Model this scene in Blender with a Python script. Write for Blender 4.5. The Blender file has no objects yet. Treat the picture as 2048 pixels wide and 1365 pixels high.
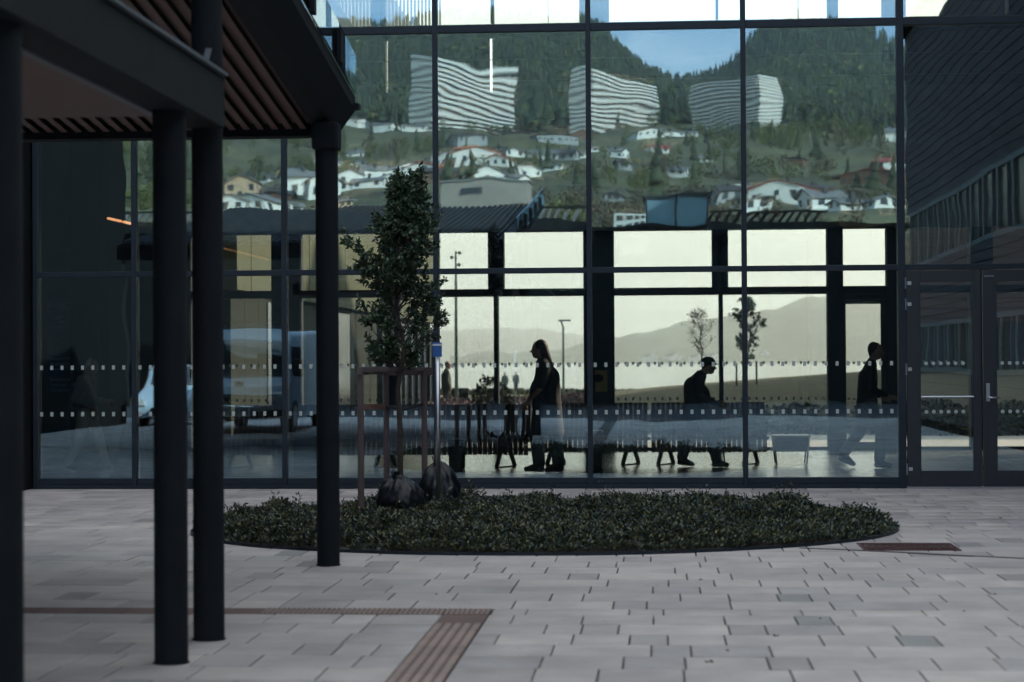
import bpy, math, random
import numpy as np
from mathutils import Vector, Matrix
random.seed(7); RS = np.random.RandomState(11)
scene = bpy.context.scene
col = scene.collection
R = math.radians

# ---------------- camera, sky, sun, exposure ----------------
FPX = 3982.0; CAMZ = 1.46; PSI = R(4.18); PITCH = 42.5/3982.0; ROLL = 0.0057; YG = 23.0; YR = 32.8
C0 = Vector((0, 0, CAMZ))
Rt = Vector((math.cos(PSI), math.sin(PSI), 0)); F0 = Vector((-math.sin(PSI), math.cos(PSI), 0)); U0 = Vector((0, 0, 1))
Fw = (F0*math.cos(PITCH) + U0*math.sin(PITCH)).normalized(); Up0 = Rt.cross(Fw)
Rc = Rt*math.cos(ROLL) - Up0*math.sin(ROLL); Uc = Up0*math.cos(ROLL) + Rt*math.sin(ROLL)
cam_d = bpy.data.cameras.new('camera'); cam = bpy.data.objects.new('camera', cam_d); col.objects.link(cam)
cam.matrix_world = Matrix(((Rc.x, Uc.x, -Fw.x, C0.x), (Rc.y, Uc.y, -Fw.y, C0.y), (Rc.z, Uc.z, -Fw.z, C0.z), (0, 0, 0, 1)))
cam_d.sensor_width = 36; cam_d.lens = FPX/2048*36; cam_d.clip_start = 0.1; cam_d.clip_end = 40000
cam_d.dof.use_dof = True; cam_d.dof.focus_distance = 22.0; cam_d.dof.aperture_fstop = 2.6; cam_d.dof.aperture_blades = 9
scene.camera = cam

SUN_EL = R(27); SUN_AZ = R(52)     # azimuth from +Y towards +X
w = bpy.data.worlds.new('World'); scene.world = w; w.use_nodes = True
nt = w.node_tree; N = nt.nodes; L = nt.links; N.clear()
out = N.new('ShaderNodeOutputWorld'); bg = N.new('ShaderNodeBackground'); sky = N.new('ShaderNodeTexSky')
sky.sky_type = 'NISHITA'; sky.sun_disc = False; sky.sun_elevation = SUN_EL; sky.sun_rotation = SUN_AZ
sky.air_density = 1.0; sky.dust_density = 0.15; sky.ozone_density = 2.0; sky.altitude = 20
tc = N.new('ShaderNodeTexCoord'); sep = N.new('ShaderNodeSeparateXYZ'); L.new(tc.outputs['Generated'], sep.inputs[0])
def mth(op, a, b=None, clamp=False):
    m = N.new('ShaderNodeMath'); m.operation = op; m.use_clamp = clamp
    for i, v in enumerate((a, b)):
        if v is None: continue
        if isinstance(v, (int, float)): m.inputs[i].default_value = v
        else: L.new(v, m.inputs[i])
    return m.outputs[0]
# clouds: noise on a plane-projected direction
zc = mth('ADD', mth('MAXIMUM', sep.outputs[2], 0.0), 0.18)
cx = mth('DIVIDE', sep.outputs[0], zc); cy = mth('DIVIDE', sep.outputs[1], zc)
cmb = N.new('ShaderNodeCombineXYZ'); L.new(cx, cmb.inputs[0]); L.new(cy, cmb.inputs[1])
nz = N.new('ShaderNodeTexNoise'); nz.inputs['Scale'].default_value = 1.1; nz.inputs['Detail'].default_value = 7; nz.inputs['Roughness'].default_value = .58
L.new(cmb.outputs[0], nz.inputs['Vector'])
mr = N.new('ShaderNodeMapRange'); mr.interpolation_type = 'SMOOTHSTEP'; L.new(nz.outputs['Fac'], mr.inputs[0])
mr.inputs[1].default_value = .44; mr.inputs[2].default_value = .62
veil = N.new('ShaderNodeMapRange'); veil.interpolation_type = 'SMOOTHSTEP'; L.new(sep.outputs[1], veil.inputs[0])
veil.inputs[1].default_value = -.18; veil.inputs[2].default_value = .6
hi = N.new('ShaderNodeMapRange'); hi.interpolation_type = 'SMOOTHSTEP'; L.new(sep.outputs[2], hi.inputs[0])
hi.inputs[1].default_value = .5; hi.inputs[2].default_value = 1.0; hi.inputs[3].default_value = .95; hi.inputs[4].default_value = .5
fac = mth('MULTIPLY', veil.outputs[0], hi.outputs[0], True)
sc = N.new('ShaderNodeMixRGB'); sc.blend_type = 'MULTIPLY'; sc.inputs[0].default_value = 1
L.new(sky.outputs[0], sc.inputs[1]); sc.inputs[2].default_value = (.94, .90, .86, 1)
ch = N.new('ShaderNodeMapRange'); ch.interpolation_type = 'SMOOTHSTEP'; L.new(sep.outputs[2], ch.inputs[0]); ch.inputs[1].default_value = .16; ch.inputs[2].default_value = .42; ch.inputs[3].default_value = .25; ch.inputs[4].default_value = .5
mc = N.new('ShaderNodeMixRGB'); L.new(mth('MULTIPLY', mr.outputs[0], ch.outputs[0]), mc.inputs[0]); L.new(sc.outputs[0], mc.inputs[1]); mc.inputs[2].default_value = (9.6, 9.1, 8.3, 1)
mx = N.new('ShaderNodeMixRGB'); L.new(fac, mx.inputs[0]); L.new(mc.outputs[0], mx.inputs[1])
CLOUD = (6.0, 6.8, 6.3, 1)
mx.inputs[2].default_value = CLOUD
L.new(mx.outputs[0], bg.inputs[0]); bg.inputs[1].default_value = 0.15; L.new(bg.outputs[0], out.inputs[0])

sd = bpy.data.lights.new('sun', 'SUN'); sun = bpy.data.objects.new('sun', sd); col.objects.link(sun)
sd.energy = 4.6; sd.angle = R(0.8); sd.color = (1, .86, .68)
sdir = Vector((math.sin(SUN_AZ)*math.cos(SUN_EL), math.cos(SUN_AZ)*math.cos(SUN_EL), math.sin(SUN_EL)))
sun.rotation_euler = sdir.to_track_quat('Z', 'Y').to_euler(); sun.location = (30, 20, 60)
vs = scene.view_settings; vs.view_transform = 'Standard'; vs.look = 'None'; vs.exposure = 1.45; vs.gamma = 1; vs.use_curve_mapping = False
cy_ = scene.cycles; cy_.max_bounces = 8; cy_.transparent_max_bounces = 24; cy_.glossy_bounces = 4; cy_.diffuse_bounces = 3
cy_.sample_clamp_indirect = 6; cy_.caustics_reflective = False; cy_.caustics_refractive = False
cy_.use_denoising = True; cy_.volume_bounces = 0

def P(x, y, d):                       # photo pixel (2048 wide) at depth d along the view axis -> place
    return C0 + Rc*((x-1024)/FPX*d) + Uc*((682.5-y)/FPX*d) + Fw*d
def ray(x, y): return Rc*((x-1024)/FPX) + Uc*((682.5-y)/FPX) + Fw
def onY(x, y, Y):
    r = ray(x, y); return C0 + r*(Y/r.y)
def onG(x, y, z=0.0):
    r = ray(x, y); return C0 + r*((z-CAMZ)/r.z)
def XF(x, Y, y=700): return onY(x, y, Y).x
def ZF(y, Y, x=1180): return onY(x, y, Y).z
def MIR(p): return Vector((p[0], 2*YG-p[1], p[2]))

# ---------------- materials ----------------
MATS = {}
def mat(name, c, rough=.7, metal=0, var=.15, scale=6, bump=0, bscale=None, emit=None, spec=None, var2=None, coord='Object', stretch=None):
    if name in MATS: return MATS[name]
    m = bpy.data.materials.new(name); m.use_nodes = True; t = m.node_tree; b = t.nodes['Principled BSDF']
    b.inputs['Roughness'].default_value = rough; b.inputs['Metallic'].default_value = metal
    if spec is not None: b.inputs['Specular IOR Level'].default_value = spec
    tc = t.nodes.new('ShaderNodeTexCoord'); src = tc.outputs['Object' if coord == 'World' else coord]
    if coord == 'World':
        g = t.nodes.new('ShaderNodeNewGeometry'); src = g.outputs['Position']
    if stretch:
        mp = t.nodes.new('ShaderNodeMapping'); mp.inputs['Scale'].default_value = stretch; t.links.new(src, mp.inputs[0]); src = mp.outputs[0]
    n = t.nodes.new('ShaderNodeTexNoise'); n.inputs['Scale'].default_value = scale; n.inputs['Detail'].default_value = 5; n.inputs['Roughness'].default_value = .6
    t.links.new(src, n.inputs['Vector'])
    r = t.nodes.new('ShaderNodeValToRGB'); t.links.new(n.outputs['Fac'], r.inputs[0])
    c2 = var2 or tuple(min(1, v*(1+var)) for v in c); c1 = tuple(v*(1-var) for v in c)
    r.color_ramp.elements[0].position = .3; r.color_ramp.elements[1].position = .7
    r.color_ramp.elements[0].color = (*c1, 1); r.color_ramp.elements[1].color = (*c2, 1)
    t.links.new(r.outputs[0], b.inputs['Base Color'])
    if bump:
        n2 = t.nodes.new('ShaderNodeTexNoise'); n2.inputs['Scale'].default_value = bscale or scale*6; n2.inputs['Detail'].default_value = 4
        t.links.new(src, n2.inputs['Vector'])
        bp = t.nodes.new('ShaderNodeBump'); bp.inputs['Strength'].default_value = bump; bp.inputs['Distance'].default_value = .01
        t.links.new(n2.outputs['Fac'], bp.inputs['Height']); t.links.new(bp.outputs[0], b.inputs['Normal'])
    if emit:
        b.inputs['Emission Color'].default_value = (*emit[:3], 1); b.inputs['Emission Strength'].default_value = emit[3]
    MATS[name] = m; return m

def rndmat(name, cols, rough=.85, bump=.25, bscale=90, scale=3, speck=.12, spec=.3):
    """per-object random colour picked from cols + speckle"""
    m = mat(name, cols[0], rough, var=0); t = m.node_tree; b = t.nodes['Principled BSDF']
    b.inputs['Specular IOR Level'].default_value = spec
    for l in list(b.inputs['Base Color'].links): t.links.remove(l)
    oi = t.nodes.new('ShaderNodeObjectInfo'); r = t.nodes.new('ShaderNodeValToRGB'); r.color_ramp.interpolation = 'CONSTANT'
    el = r.color_ramp.elements
    for i, c in enumerate(cols):
        e = el[i] if i < 2 else el.new(i/len(cols))
        e.position = i/len(cols); e.color = (*c, 1)
    t.links.new(oi.outputs['Random'], r.inputs[0])
    g = t.nodes.new('ShaderNodeNewGeometry')
    n = t.nodes.new('ShaderNodeTexNoise'); n.inputs['Scale'].default_value = 160; n.inputs['Detail'].default_value = 3; t.links.new(g.outputs['Position'], n.inputs[0])
    n3 = t.nodes.new('ShaderNodeTexNoise'); n3.inputs['Scale'].default_value = scale; n3.inputs['Detail'].default_value = 6; t.links.new(g.outputs['Position'], n3.inputs[0])
    ad = t.nodes.new('ShaderNodeMath'); ad.operation = 'ADD'; t.links.new(n.outputs[0], ad.inputs[0]); t.links.new(n3.outputs[0], ad.inputs[1])
    mr = t.nodes.new('ShaderNodeMapRange'); t.links.new(ad.outputs[0], mr.inputs[0]); mr.inputs[1].default_value = .7; mr.inputs[2].default_value = 1.3
    mr.inputs[3].default_value = 1-speck*1.5; mr.inputs[4].default_value = 1+speck
    mu = t.nodes.new('ShaderNodeVectorMath'); mu.operation = 'SCALE'; t.links.new(r.outputs[0], mu.inputs[0]); t.links.new(mr.outputs[0], mu.inputs['Scale'])
    t.links.new(mu.outputs[0], b.inputs['Base Color'])
    bp = t.nodes.new('ShaderNodeBump'); bp.inputs['Strength'].default_value = bump; bp.inputs['Distance'].default_value = .004
    t.links.new(n.outputs[0], bp.inputs['Height']); t.links.new(bp.outputs[0], b.inputs['Normal'])
    # gum spots and worn patches
    vo = t.nodes.new('ShaderNodeTexVoronoi'); vo.inputs['Scale'].default_value = 3.1; t.links.new(g.outputs['Position'], vo.inputs['Vector'])
    lt = t.nodes.new('ShaderNodeMapRange'); t.links.new(vo.outputs['Distance'], lt.inputs[0]); lt.inputs[1].default_value = .035; lt.inputs[2].default_value = .06; lt.inputs[3].default_value = .62; lt.inputs[4].default_value = 1.0
    n4 = t.nodes.new('ShaderNodeTexNoise'); n4.inputs['Scale'].default_value = .9; n4.inputs['Detail'].default_value = 7; n4.inputs['Roughness'].default_value = .65; t.links.new(g.outputs['Position'], n4.inputs[0])
    m4 = t.nodes.new('ShaderNodeMapRange'); t.links.new(n4.outputs[0], m4.inputs[0]); m4.inputs[1].default_value = .35; m4.inputs[2].default_value = .65; m4.inputs[3].default_value = .84; m4.inputs[4].default_value = 1.06
    q = t.nodes.new('ShaderNodeMath'); q.operation = 'MULTIPLY'; t.links.new(lt.outputs[0], q.inputs[0]); t.links.new(m4.outputs[0], q.inputs[1])
    q2 = t.nodes.new('ShaderNodeMath'); q2.operation = 'MULTIPLY'; t.links.new(q.outputs[0], q2.inputs[0]); t.links.new(mr.outputs[0], q2.inputs[1]); t.links.new(q2.outputs[0], mu.inputs['Scale'])
    return m

def glass(name, refl, tint, bump=.5, dist=.0006, scale=1.6, gcol=(.88, .97, 1), seedoff=0):
    m = bpy.data.materials.new(name); m.use_nodes = True; t = m.node_tree; t.nodes.clear()
    o = t.nodes.new('ShaderNodeOutputMaterial'); mx = t.nodes.new('ShaderNodeMixShader'); tr = t.nodes.new('ShaderNodeBsdfTransparent'); gl = t.nodes.new('ShaderNodeBsdfGlossy')
    gl.inputs['Roughness'].default_value = 0.0; gl.inputs[0].default_value = (*gcol, 1); tr.inputs[0].default_value = (*tint, 1)
    lw = t.nodes.new('ShaderNodeFresnel'); lw.inputs[0].default_value = 1.5
    ad = t.nodes.new('ShaderNodeMath'); ad.operation = 'ADD'; ad.use_clamp = True; ad.inputs[1].default_value = refl-.04; t.links.new(lw.outputs[0], ad.inputs[0])
    t.links.new(ad.outputs[0], mx.inputs[0]); t.links.new(tr.outputs[0], mx.inputs[1]); t.links.new(gl.outputs[0], mx.inputs[2]); t.links.new(mx.outputs[0], o.inputs[0])
    if bump:
        g = t.nodes.new('ShaderNodeNewGeometry'); oi = t.nodes.new('ShaderNodeObjectInfo')
        sc_ = t.nodes.new('ShaderNodeMath'); sc_.operation = 'MULTIPLY'; sc_.inputs[1].default_value = 37; t.links.new(oi.outputs['Random'], sc_.inputs[0])
        mp = t.nodes.new('ShaderNodeVectorMath'); mp.operation = 'ADD'; t.links.new(g.outputs['Position'], mp.inputs[0]); t.links.new(sc_.outputs[0], mp.inputs[1])
        st = t.nodes.new('ShaderNodeVectorMath'); st.operation = 'MULTIPLY'; st.inputs[1].default_value = (1.0, 1.0, 1.25); t.links.new(mp.outputs[0], st.inputs[0])
        n = t.nodes.new('ShaderNodeTexNoise'); n.inputs['Scale'].default_value = scale; n.inputs['Detail'].default_value = 2.0; n.inputs['Roughness'].default_value = .38
        t.links.new(st.outputs[0], n.inputs['Vector'])
        bp = t.nodes.new('ShaderNodeBump'); bp.inputs['Strength'].default_value = bump; bp.inputs['Distance'].default_value = dist
        t.links.new(n.outputs[0], bp.inputs['Height']); t.links.new(bp.outputs[0], gl.inputs['Normal'])
    MATS[name] = m; return m

# ---------------- mesh helpers ----------------
ORG = {}
class MB:
    def __init__(s): s.v = []; s.f = []; s.mi = []; s.m = 0
    def box(s, a, b, taper=None):
        x0, y0, z0 = a; x1, y1, z1 = b; n = len(s.v)
        s.v += [(x0,y0,z0),(x1,y0,z0),(x1,y1,z0),(x0,y1,z0),(x0,y0,z1),(x1,y0,z1),(x1,y1,z1),(x0,y1,z1)]
        s.f += [(n,n+3,n+2,n+1),(n+4,n+5,n+6,n+7),(n,n+1,n+5,n+4),(n+1,n+2,n+6,n+5),(n+2,n+3,n+7,n+6),(n+3,n,n+4,n+7)]; s.mi += [s.m]*6; return s
    def bar(s, p, q, w, h, up=(0,0,1)):
        p, q = Vector(p), Vector(q); d = (q-p).normalized(); u = Vector(up); r = d.cross(u)
        if r.length < 1e-4: r = d.cross(Vector((1,0,0)))
        r.normalize(); u = r.cross(d); n = len(s.v)
        for c in (p, q):
            for a, b in ((-1,-1),(1,-1),(1,1),(-1,1)): s.v.append(tuple(c + r*a*w/2 + u*b*h/2))
        s.f += [(n,n+1,n+2,n+3),(n+7,n+6,n+5,n+4)] + [(n+i, n+4+i, n+4+(i+1)%4, n+(i+1)%4) for i in range(4)]; s.mi += [s.m]*6; return s
    def tube(s, pts, rad, k=10, cap=True):
        pts = [Vector(p) for p in pts]; rad = rad if isinstance(rad, (list, tuple)) else [rad]*len(pts); n = len(s.v)
        ref = None
        for i, p in enumerate(pts):
            d = (pts[min(i+1, len(pts)-1)] - pts[max(i-1, 0)]).normalized()
            if ref is None: ref = d.orthogonal().normalized()
            ref = (ref - d*ref.dot(d)); ref = ref.normalized() if ref.length > 1e-6 else d.orthogonal().normalized()
            b = d.cross(ref)
            for j in range(k):
                a = 2*math.pi*j/k; s.v.append(tuple(p + (ref*math.cos(a)+b*math.sin(a))*rad[i]))
        for i in range(len(pts)-1):
            for j in range(k):
                s.f.append((n+i*k+j, n+i*k+(j+1)%k, n+(i+1)*k+(j+1)%k, n+(i+1)*k+j)); s.mi.append(s.m)
        if cap:
            s.f.append(tuple(n+j for j in reversed(range(k)))); s.f.append(tuple(n+(len(pts)-1)*k+j for j in range(k))); s.mi += [s.m]*2
        return s
    def prism(s, poly, a, b, axis='y'):
        """extrude 2-D poly: axis y: poly=(x,z) from y=a to b; x: (y,z); z: (x,y)"""
        n = len(s.v); k = len(poly)
        for t in (a, b):
            for p in poly:
                s.v.append({'y': (p[0], t, p[1]), 'x': (t, p[0], p[1]), 'z': (p[0], p[1], t)}[axis])
        s.f += [tuple(n+i for i in range(k)), tuple(n+k+i for i in reversed(range(k)))]
        s.f += [(n+i, n+k+i, n+k+(i+1)%k, n+(i+1)%k) for i in range(k)]; s.mi += [s.m]*(k+2); return s
    def lathe(s, c, prof, k=16):
        n = len(s.v)
        for r, z in prof:
            for j in range(k):
                a = 2*math.pi*j/k; s.v.append((c[0]+r*math.cos(a), c[1]+r*math.sin(a), c[2]+z))
        for i in range(len(prof)-1):
            for j in range(k):
                s.f.append((n+i*k+j, n+i*k+(j+1)%k, n+(i+1)*k+(j+1)%k, n+(i+1)*k+j)); s.mi.append(s.m)
        s.f.append(tuple(n+j for j in reversed(range(k)))); s.f.append(tuple(n+(len(prof)-1)*k+j for j in range(k))); s.mi += [s.m]*2
        return s
    def ell(s, c, r, k=12, h=8, M=None):
        n = len(s.v); c = Vector(c)
        for i in range(h+1):
            ph = math.pi*i/h
            for j in range(k):
                a = 2*math.pi*j/k; v = Vector((r[0]*math.sin(ph)*math.cos(a), r[1]*math.sin(ph)*math.sin(a), r[2]*math.cos(ph)))
                if M is not None: v = M @ v
                s.v.append(tuple(c+v))
        for i in range(h):
            for j in range(k):
                s.f.append((n+i*k+j, n+(i+1)*k+j, n+(i+1)*k+(j+1)%k, n+i*k+(j+1)%k)); s.mi.append(s.m)
        return s
    def build(s, name, m, parent=None, smooth=False, bevel=0, label=None, kind=None):
        me = bpy.data.meshes.new(name)
        o = ORG.get(parent.name, (0,0,0)) if parent is not None else (0,0,0)
        v = s.v if o == (0,0,0) else [(a-o[0], b-o[1], c-o[2]) for a, b, c in s.v]
        me.from_pydata(v, [], s.f)
        ms = m if isinstance(m, (list, tuple)) else [m]
        for q in ms: me.materials.append(q)
        if len(ms) > 1: me.polygons.foreach_set('material_index', s.mi)
        if smooth: me.polygons.foreach_set('use_smooth', [True]*len(me.polygons))
        me.update()
        ob = bpy.data.objects.new(name, me); col.objects.link(ob)
        if parent is not None: ob.parent = parent; ORG[ob.name] = o
        if bevel:
            bv = ob.modifiers.new('bevel', 'BEVEL'); bv.width = bevel; bv.segments = 2; bv.limit_method = 'ANGLE'
        if label: ob['label'] = label
        if kind: ob['kind'] = kind
        return ob

def raw(name, v, f, m, parent=None, smooth=False, kind=None):
    """big numpy mesh. f: (n,k) int array"""
    me = bpy.data.meshes.new(name); v = np.asarray(v, dtype=np.float32); f = np.asarray(f, dtype=np.int32); k = f.shape[1]
    if parent is not None:
        o = ORG.get(parent.name, (0,0,0)); v = v - np.array(o, dtype=np.float32)
    me.vertices.add(len(v)); me.vertices.foreach_set('co', v.ravel())
    me.loops.add(f.size); me.loops.foreach_set('vertex_index', f.ravel())
    me.polygons.add(len(f)); me.polygons.foreach_set('loop_start', np.arange(len(f), dtype=np.int32)*k)
    me.polygons.foreach_set('loop_total', np.full(len(f), k, dtype=np.int32))
    if smooth: me.polygons.foreach_set('use_smooth', np.ones(len(f), dtype=bool))
    me.materials.append(m); me.update(calc_edges=True); me.validate()
    ob = bpy.data.objects.new(name, me); col.objects.link(ob)
    if parent is not None: ob.parent = parent; ORG[ob.name] = ORG.get(parent.name, (0,0,0))
    if kind: ob['kind'] = kind
    return ob

def tag(o, label, cat, group=None, kind=None):
    o['label'] = label; o['category'] = cat
    if group: o['group'] = group
    if kind: o['kind'] = kind
    return o
def thing(name, label, cat, loc=(0,0,0), group=None, rz=0):
    o = bpy.data.objects.new(name, None); col.objects.link(o); o.location = loc; o.rotation_euler = (0,0,rz); o.empty_display_size = .2
    if rz == 0: ORG[o.name] = tuple(loc)
    else: ORG[o.name] = (0,0,0)
    return tag(o, label, cat, group)
def lthing(name, label, cat, loc=(0,0,0), group=None, rz=0):   # parts given in local coordinates
    o = thing(name, label, cat, loc, group, rz); ORG[o.name] = (0,0,0); return o
def struct(o): o['kind'] = 'structure'; return o
def copy_tree(o, parent=None):
    c = o.copy(); col.objects.link(c)
    if parent is not None: c.parent = parent
    ORG[c.name] = ORG.get(o.name, (0,0,0))
    for ch in list(o.children): copy_tree(ch, c)
    return c
def inst(src, loc, parent, rz=0):
    c = bpy.data.objects.new(src.name.split('.')[0], src.data) if False else src.copy()
    col.objects.link(c); c.location = loc; c.parent = parent; c.rotation_euler = (0,0,rz); return c
def text(name, s, size, m, M, parent=None, ext=.001):
    cu = bpy.data.curves.new(name, 'FONT'); cu.body = s; cu.size = size; cu.extrude = ext; cu.align_x = 'LEFT'
    cu.materials.append(m); o = bpy.data.objects.new(name, cu); col.objects.link(o)
    me = bpy.data.meshes.new_from_object(o); bpy.data.objects.remove(o); me.materials.clear(); me.materials.append(m)
    o = bpy.data.objects.new(name, me); col.objects.link(o)
    if parent is not None:
        o['kind'] = 'stuff'; o.parent = parent; q = ORG.get(parent.name, (0,0,0)); o.matrix_basis = Matrix.Translation(-Vector(q)) @ M
    else: o.matrix_basis = M
    return o
def noise2(x, y, s=1.0, seed=0):
    """cheap smooth value noise, numpy"""
    x = np.asarray(x, float)/s; y = np.asarray(y, float)/s
    xi = np.floor(x).astype(int); yi = np.floor(y).astype(int); xf = x-xi; yf = y-yi
    def h(a, b): 
        q = (a*374761393 + b*668265263 + seed*1442695) & 0x7fffffff
        q = ((q ^ (q >> 13))*1274126177) & 0x7fffffff
        return ((q ^ (q >> 16)) % 10007)/10007.0
    u = xf*xf*(3-2*xf); v = yf*yf*(3-2*yf)
    return (h(xi,yi)*(1-u)+h(xi+1,yi)*u)*(1-v)+(h(xi,yi+1)*(1-u)+h(xi+1,yi+1)*u)*v
# ---------------- materials used ----------------
frame_m = mat('dark frame paint', (.015,.023,.033), .5, var=.1, spec=.3)
door_m = mat('door paint', (.018,.021,.028), .5, var=.08)
steel_m = mat('post paint', (.013,.017,.021), .7, var=.15, spec=.10, bump=.1, scale=4)
inner_m = mat('inner wall', (.03,.03,.028), .8, var=.12, scale=2)
beige_m = mat('beige panel', (.045,.045,.038), .8, var=.08, scale=2)
dark_m = mat('dark wall', (.010,.012,.014), 1.0, spec=.08, var=.15, scale=2)
silver = mat('brushed steel', (.55,.56,.58), .35, metal=1, var=.05)
G_OUT = glass('outer glass', .31, (.88,.89,.87), bump=.6, dist=.0042, scale=.75, gcol=(.52,.80,1.0))
G_IN = glass('inner glass', .075, (.96,.96,.95), bump=.6, dist=.0055, scale=.9, gcol=(1,.92,.75))
G_REAR = glass('rear glass', .07, (.93,.93,.90), bump=0)
mark_m = mat('frosted marker', (.45,.49,.45), .6, var=.02)

# ---------------- ground ----------------
pav = [(.475,.435,.42),(.44,.405,.395),(.52,.475,.45),(.46,.42,.41),(.39,.365,.36),(.49,.45,.43),(.45,.415,.405)]
tile_m = rndmat('concrete tile', pav)
darktile_m = rndmat('grey tile', [(.31,.30,.295),(.34,.31,.30),(.37,.345,.335),(.30,.295,.29)])
joint_m = mat('joint sand', (.10,.092,.085), .95, var=.2, scale=20, coord='World')
asph = mat('asphalt', (.045,.055,.07), 1.0, spec=.1, var=.2, scale=3, coord='World')
base = MB().box((-60,-5.4,-.3),(5.8,YG-.1,-.018)); paving = struct(base.build('plaza_paving', joint_m)); ORG['plaza_paving'] = (0,0,0)
PITCHY = .40; CXB, CYB, AXB, BYB = -1.0, 17.45, 3.07, 2.45; ROTB = R(5)
def in_bed(x, y, g=0.0):
    dx, dy = x-CXB, y-CYB; a = dx*math.cos(ROTB)+dy*math.sin(ROTB); b = -dx*math.sin(ROTB)+dy*math.cos(ROTB)
    return (a/(AXB+g))**2 + (b/(BYB+g))**2 < 1
TY0, TY1 = 11.49, 11.77      # cross strip of tactile tiles
TX0, TX1 = -1.255, -.985     # lengthwise strip
def tile_mesh(wd, dp, dark):
    b = MB(); g, c = .004, .003; x0, x1, y0, y1 = g+.001, wd-g-.001, g, dp-g
    n = 0
    b.v = [(x0,y0,-.05),(x1,y0,-.05),(x1,y1,-.05),(x0,y1,-.05),(x0,y0,-c),(x1,y0,-c),(x1,y1,-c),(x0,y1,-c),(x0+c,y0+c,0),(x1-c,y0+c,0),(x1-c,y1-c,0),(x0+c,y1-c,0)]
    b.f = [(8,9,10,11)] + [(i,(i+1)%4,4+(i+1)%4,4+i) for i in range(4)] + [(4+i,4+(i+1)%4,8+(i+1)%4,8+i) for i in range(4)]; b.mi = [0]*9
    return b
TM = {}
for wd in (.2,.3,.4,.5,.6):
    for dk in (0,1):
        o = tile_mesh(wd, PITCHY, dk).build('tile', darktile_m if dk else tile_m, None); TM[(wd,dk)] = o.data; bpy.data.objects.remove(o)
near_tiles, far_v, far_f = [], {0:[],1:[]}, {0:[],1:[]}
rows = []
y = TY0 - PITCHY*42
allt = []
while y < YG-.12:
    x = -14.0 - random.random()*.5
    if abs(y-TY0) < .01:
        y0n = TY1; 
    else: y0n = y+PITCHY
    while x < 5.8:
        wd = random.choices((.2,.3,.4,.5,.6),(20,18,30,14,24))[0]; dk = 1 if (wd == .2 and random.random() < .36) else 0
        if wd >= .5: dk = 0
        allt.append((x, y, wd, dk)); x += wd
    y = y0n if abs(y-TY0) > .01 else TY1
def vis(x, y):
    if y < 8.5: return False
    d = -x*math.sin(PSI)+y*math.cos(PSI); lat = x*math.cos(PSI)+y*math.sin(PSI); return abs(lat/d*FPX) < 1060
cnt = 0
for (x, yy, wd, dk) in sorted(allt, key=lambda t: t[1]):
    cxm, cym = x+wd/2, yy+PITCHY/2
    if abs(yy-TY0) < .01 or (yy < TY1 and x+wd > TX0-.001 and x < TX1+.001):
        if abs(yy-TY0) < .01:
            if x+wd < TX1: continue
            if x < TX1: continue
            me = TM[(wd,dk)]
            n = len(far_v[dk])  # a short row beside the cross strip
            b = tile_mesh(wd, TY1-TY0, dk); k0 = len(far_v[dk]); far_v[dk] += [(a+x, c+yy, e) for a,c,e in b.v]; far_f[dk] += [tuple(k0+i for i in q) for q in b.f]
        else:
            for (xa, xb) in ((x, TX0), (TX1, x+wd)):
                if xb-xa > .05 and xa >= x-.001 and xb <= x+wd+.001:
                    b = tile_mesh(xb-xa, PITCHY, dk); k0 = len(far_v[dk]); far_v[dk] += [(a+xa, c+yy, e) for a,c,e in b.v]; far_f[dk] += [tuple(k0+i for i in q) for q in b.f]
        continue
    if in_bed(cxm, cym, -.35): continue
    dz = random.uniform(-.0015,.0015)
    if vis(cxm, cym) and cnt < 300:
        o = bpy.data.objects.new('tile', TM[(wd,dk)]); col.objects.link(o); o.location = (x, yy, dz); o.parent = paving; cnt += 1
    else:
        # two joined fields: a few colours come from position noise
        b = tile_mesh(wd, PITCHY, dk); k0 = len(far_v[dk]); far_v[dk] += [(a+x, c+yy, e+dz) for a,c,e in b.v]; far_f[dk] += [tuple(k0+i for i in q) for q in b.f]
def islandmat(name, cols, like):
    m = like.copy(); m.name = name; t = m.node_tree
    oi = [n for n in t.nodes if n.type == 'OBJECT_INFO'][0]; g = [n for n in t.nodes if n.type == 'NEW_GEOMETRY'][0]
    rp = [n for n in t.nodes if n.type == 'VALTORGB' and n.color_ramp.interpolation == 'CONSTANT'][0]
    t.links.new(g.outputs['Random Per Island'], rp.inputs[0]); return m
tile_i = islandmat('concrete tile field', pav, tile_m); dark_i = islandmat('grey tile field', None, darktile_m)
for dk, m in ((0, tile_i), (1, dark_i)):
    raw('tile_field', *( [far_v[dk], []] if False else (far_v[dk], far_f[dk]) ), m, paving, kind='stuff')
# tactile guide tiles
tact_m = rndmat('tactile tile', [(.18,.125,.115),(.195,.135,.122),(.165,.117,.108)], speck=.1)
rib_m = rndmat('tactile rib', [(.33,.26,.235),(.36,.28,.25),(.31,.245,.22)], speck=.1)
def tactile(name, x0, x1, y0, y1, along):
    b = MB(); b.box((x0+.003,y0+.003,-.05),(x1-.003,y1-.003,.0))
    b.m = 1
    if along == 'y':
        k = 5
        for i in range(k):
            cx_ = x0 + (x1-x0)*(i+.5)/k; b.prism([(cx_-.017,.0005),(cx_+.017,.0005),(cx_+.011,.006),(cx_-.011,.006)], y0+.006, y1-.006, 'y')
    elif along == 'x':
        k = 9
        for i in range(k):
            c = x0 + (x1-x0)*(i+.5)/k; w_ = (x1-x0)/k*.26; b.prism([(c-w_,.0005),(c+w_,.0005),(c+w_*.6,.006),(c-w_*.6,.006)], y0+.01, y1-.01, 'y')
    return b.build('tactile_tile', [tact_m, rib_m], paving)
xx = TX1
i = 0
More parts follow.
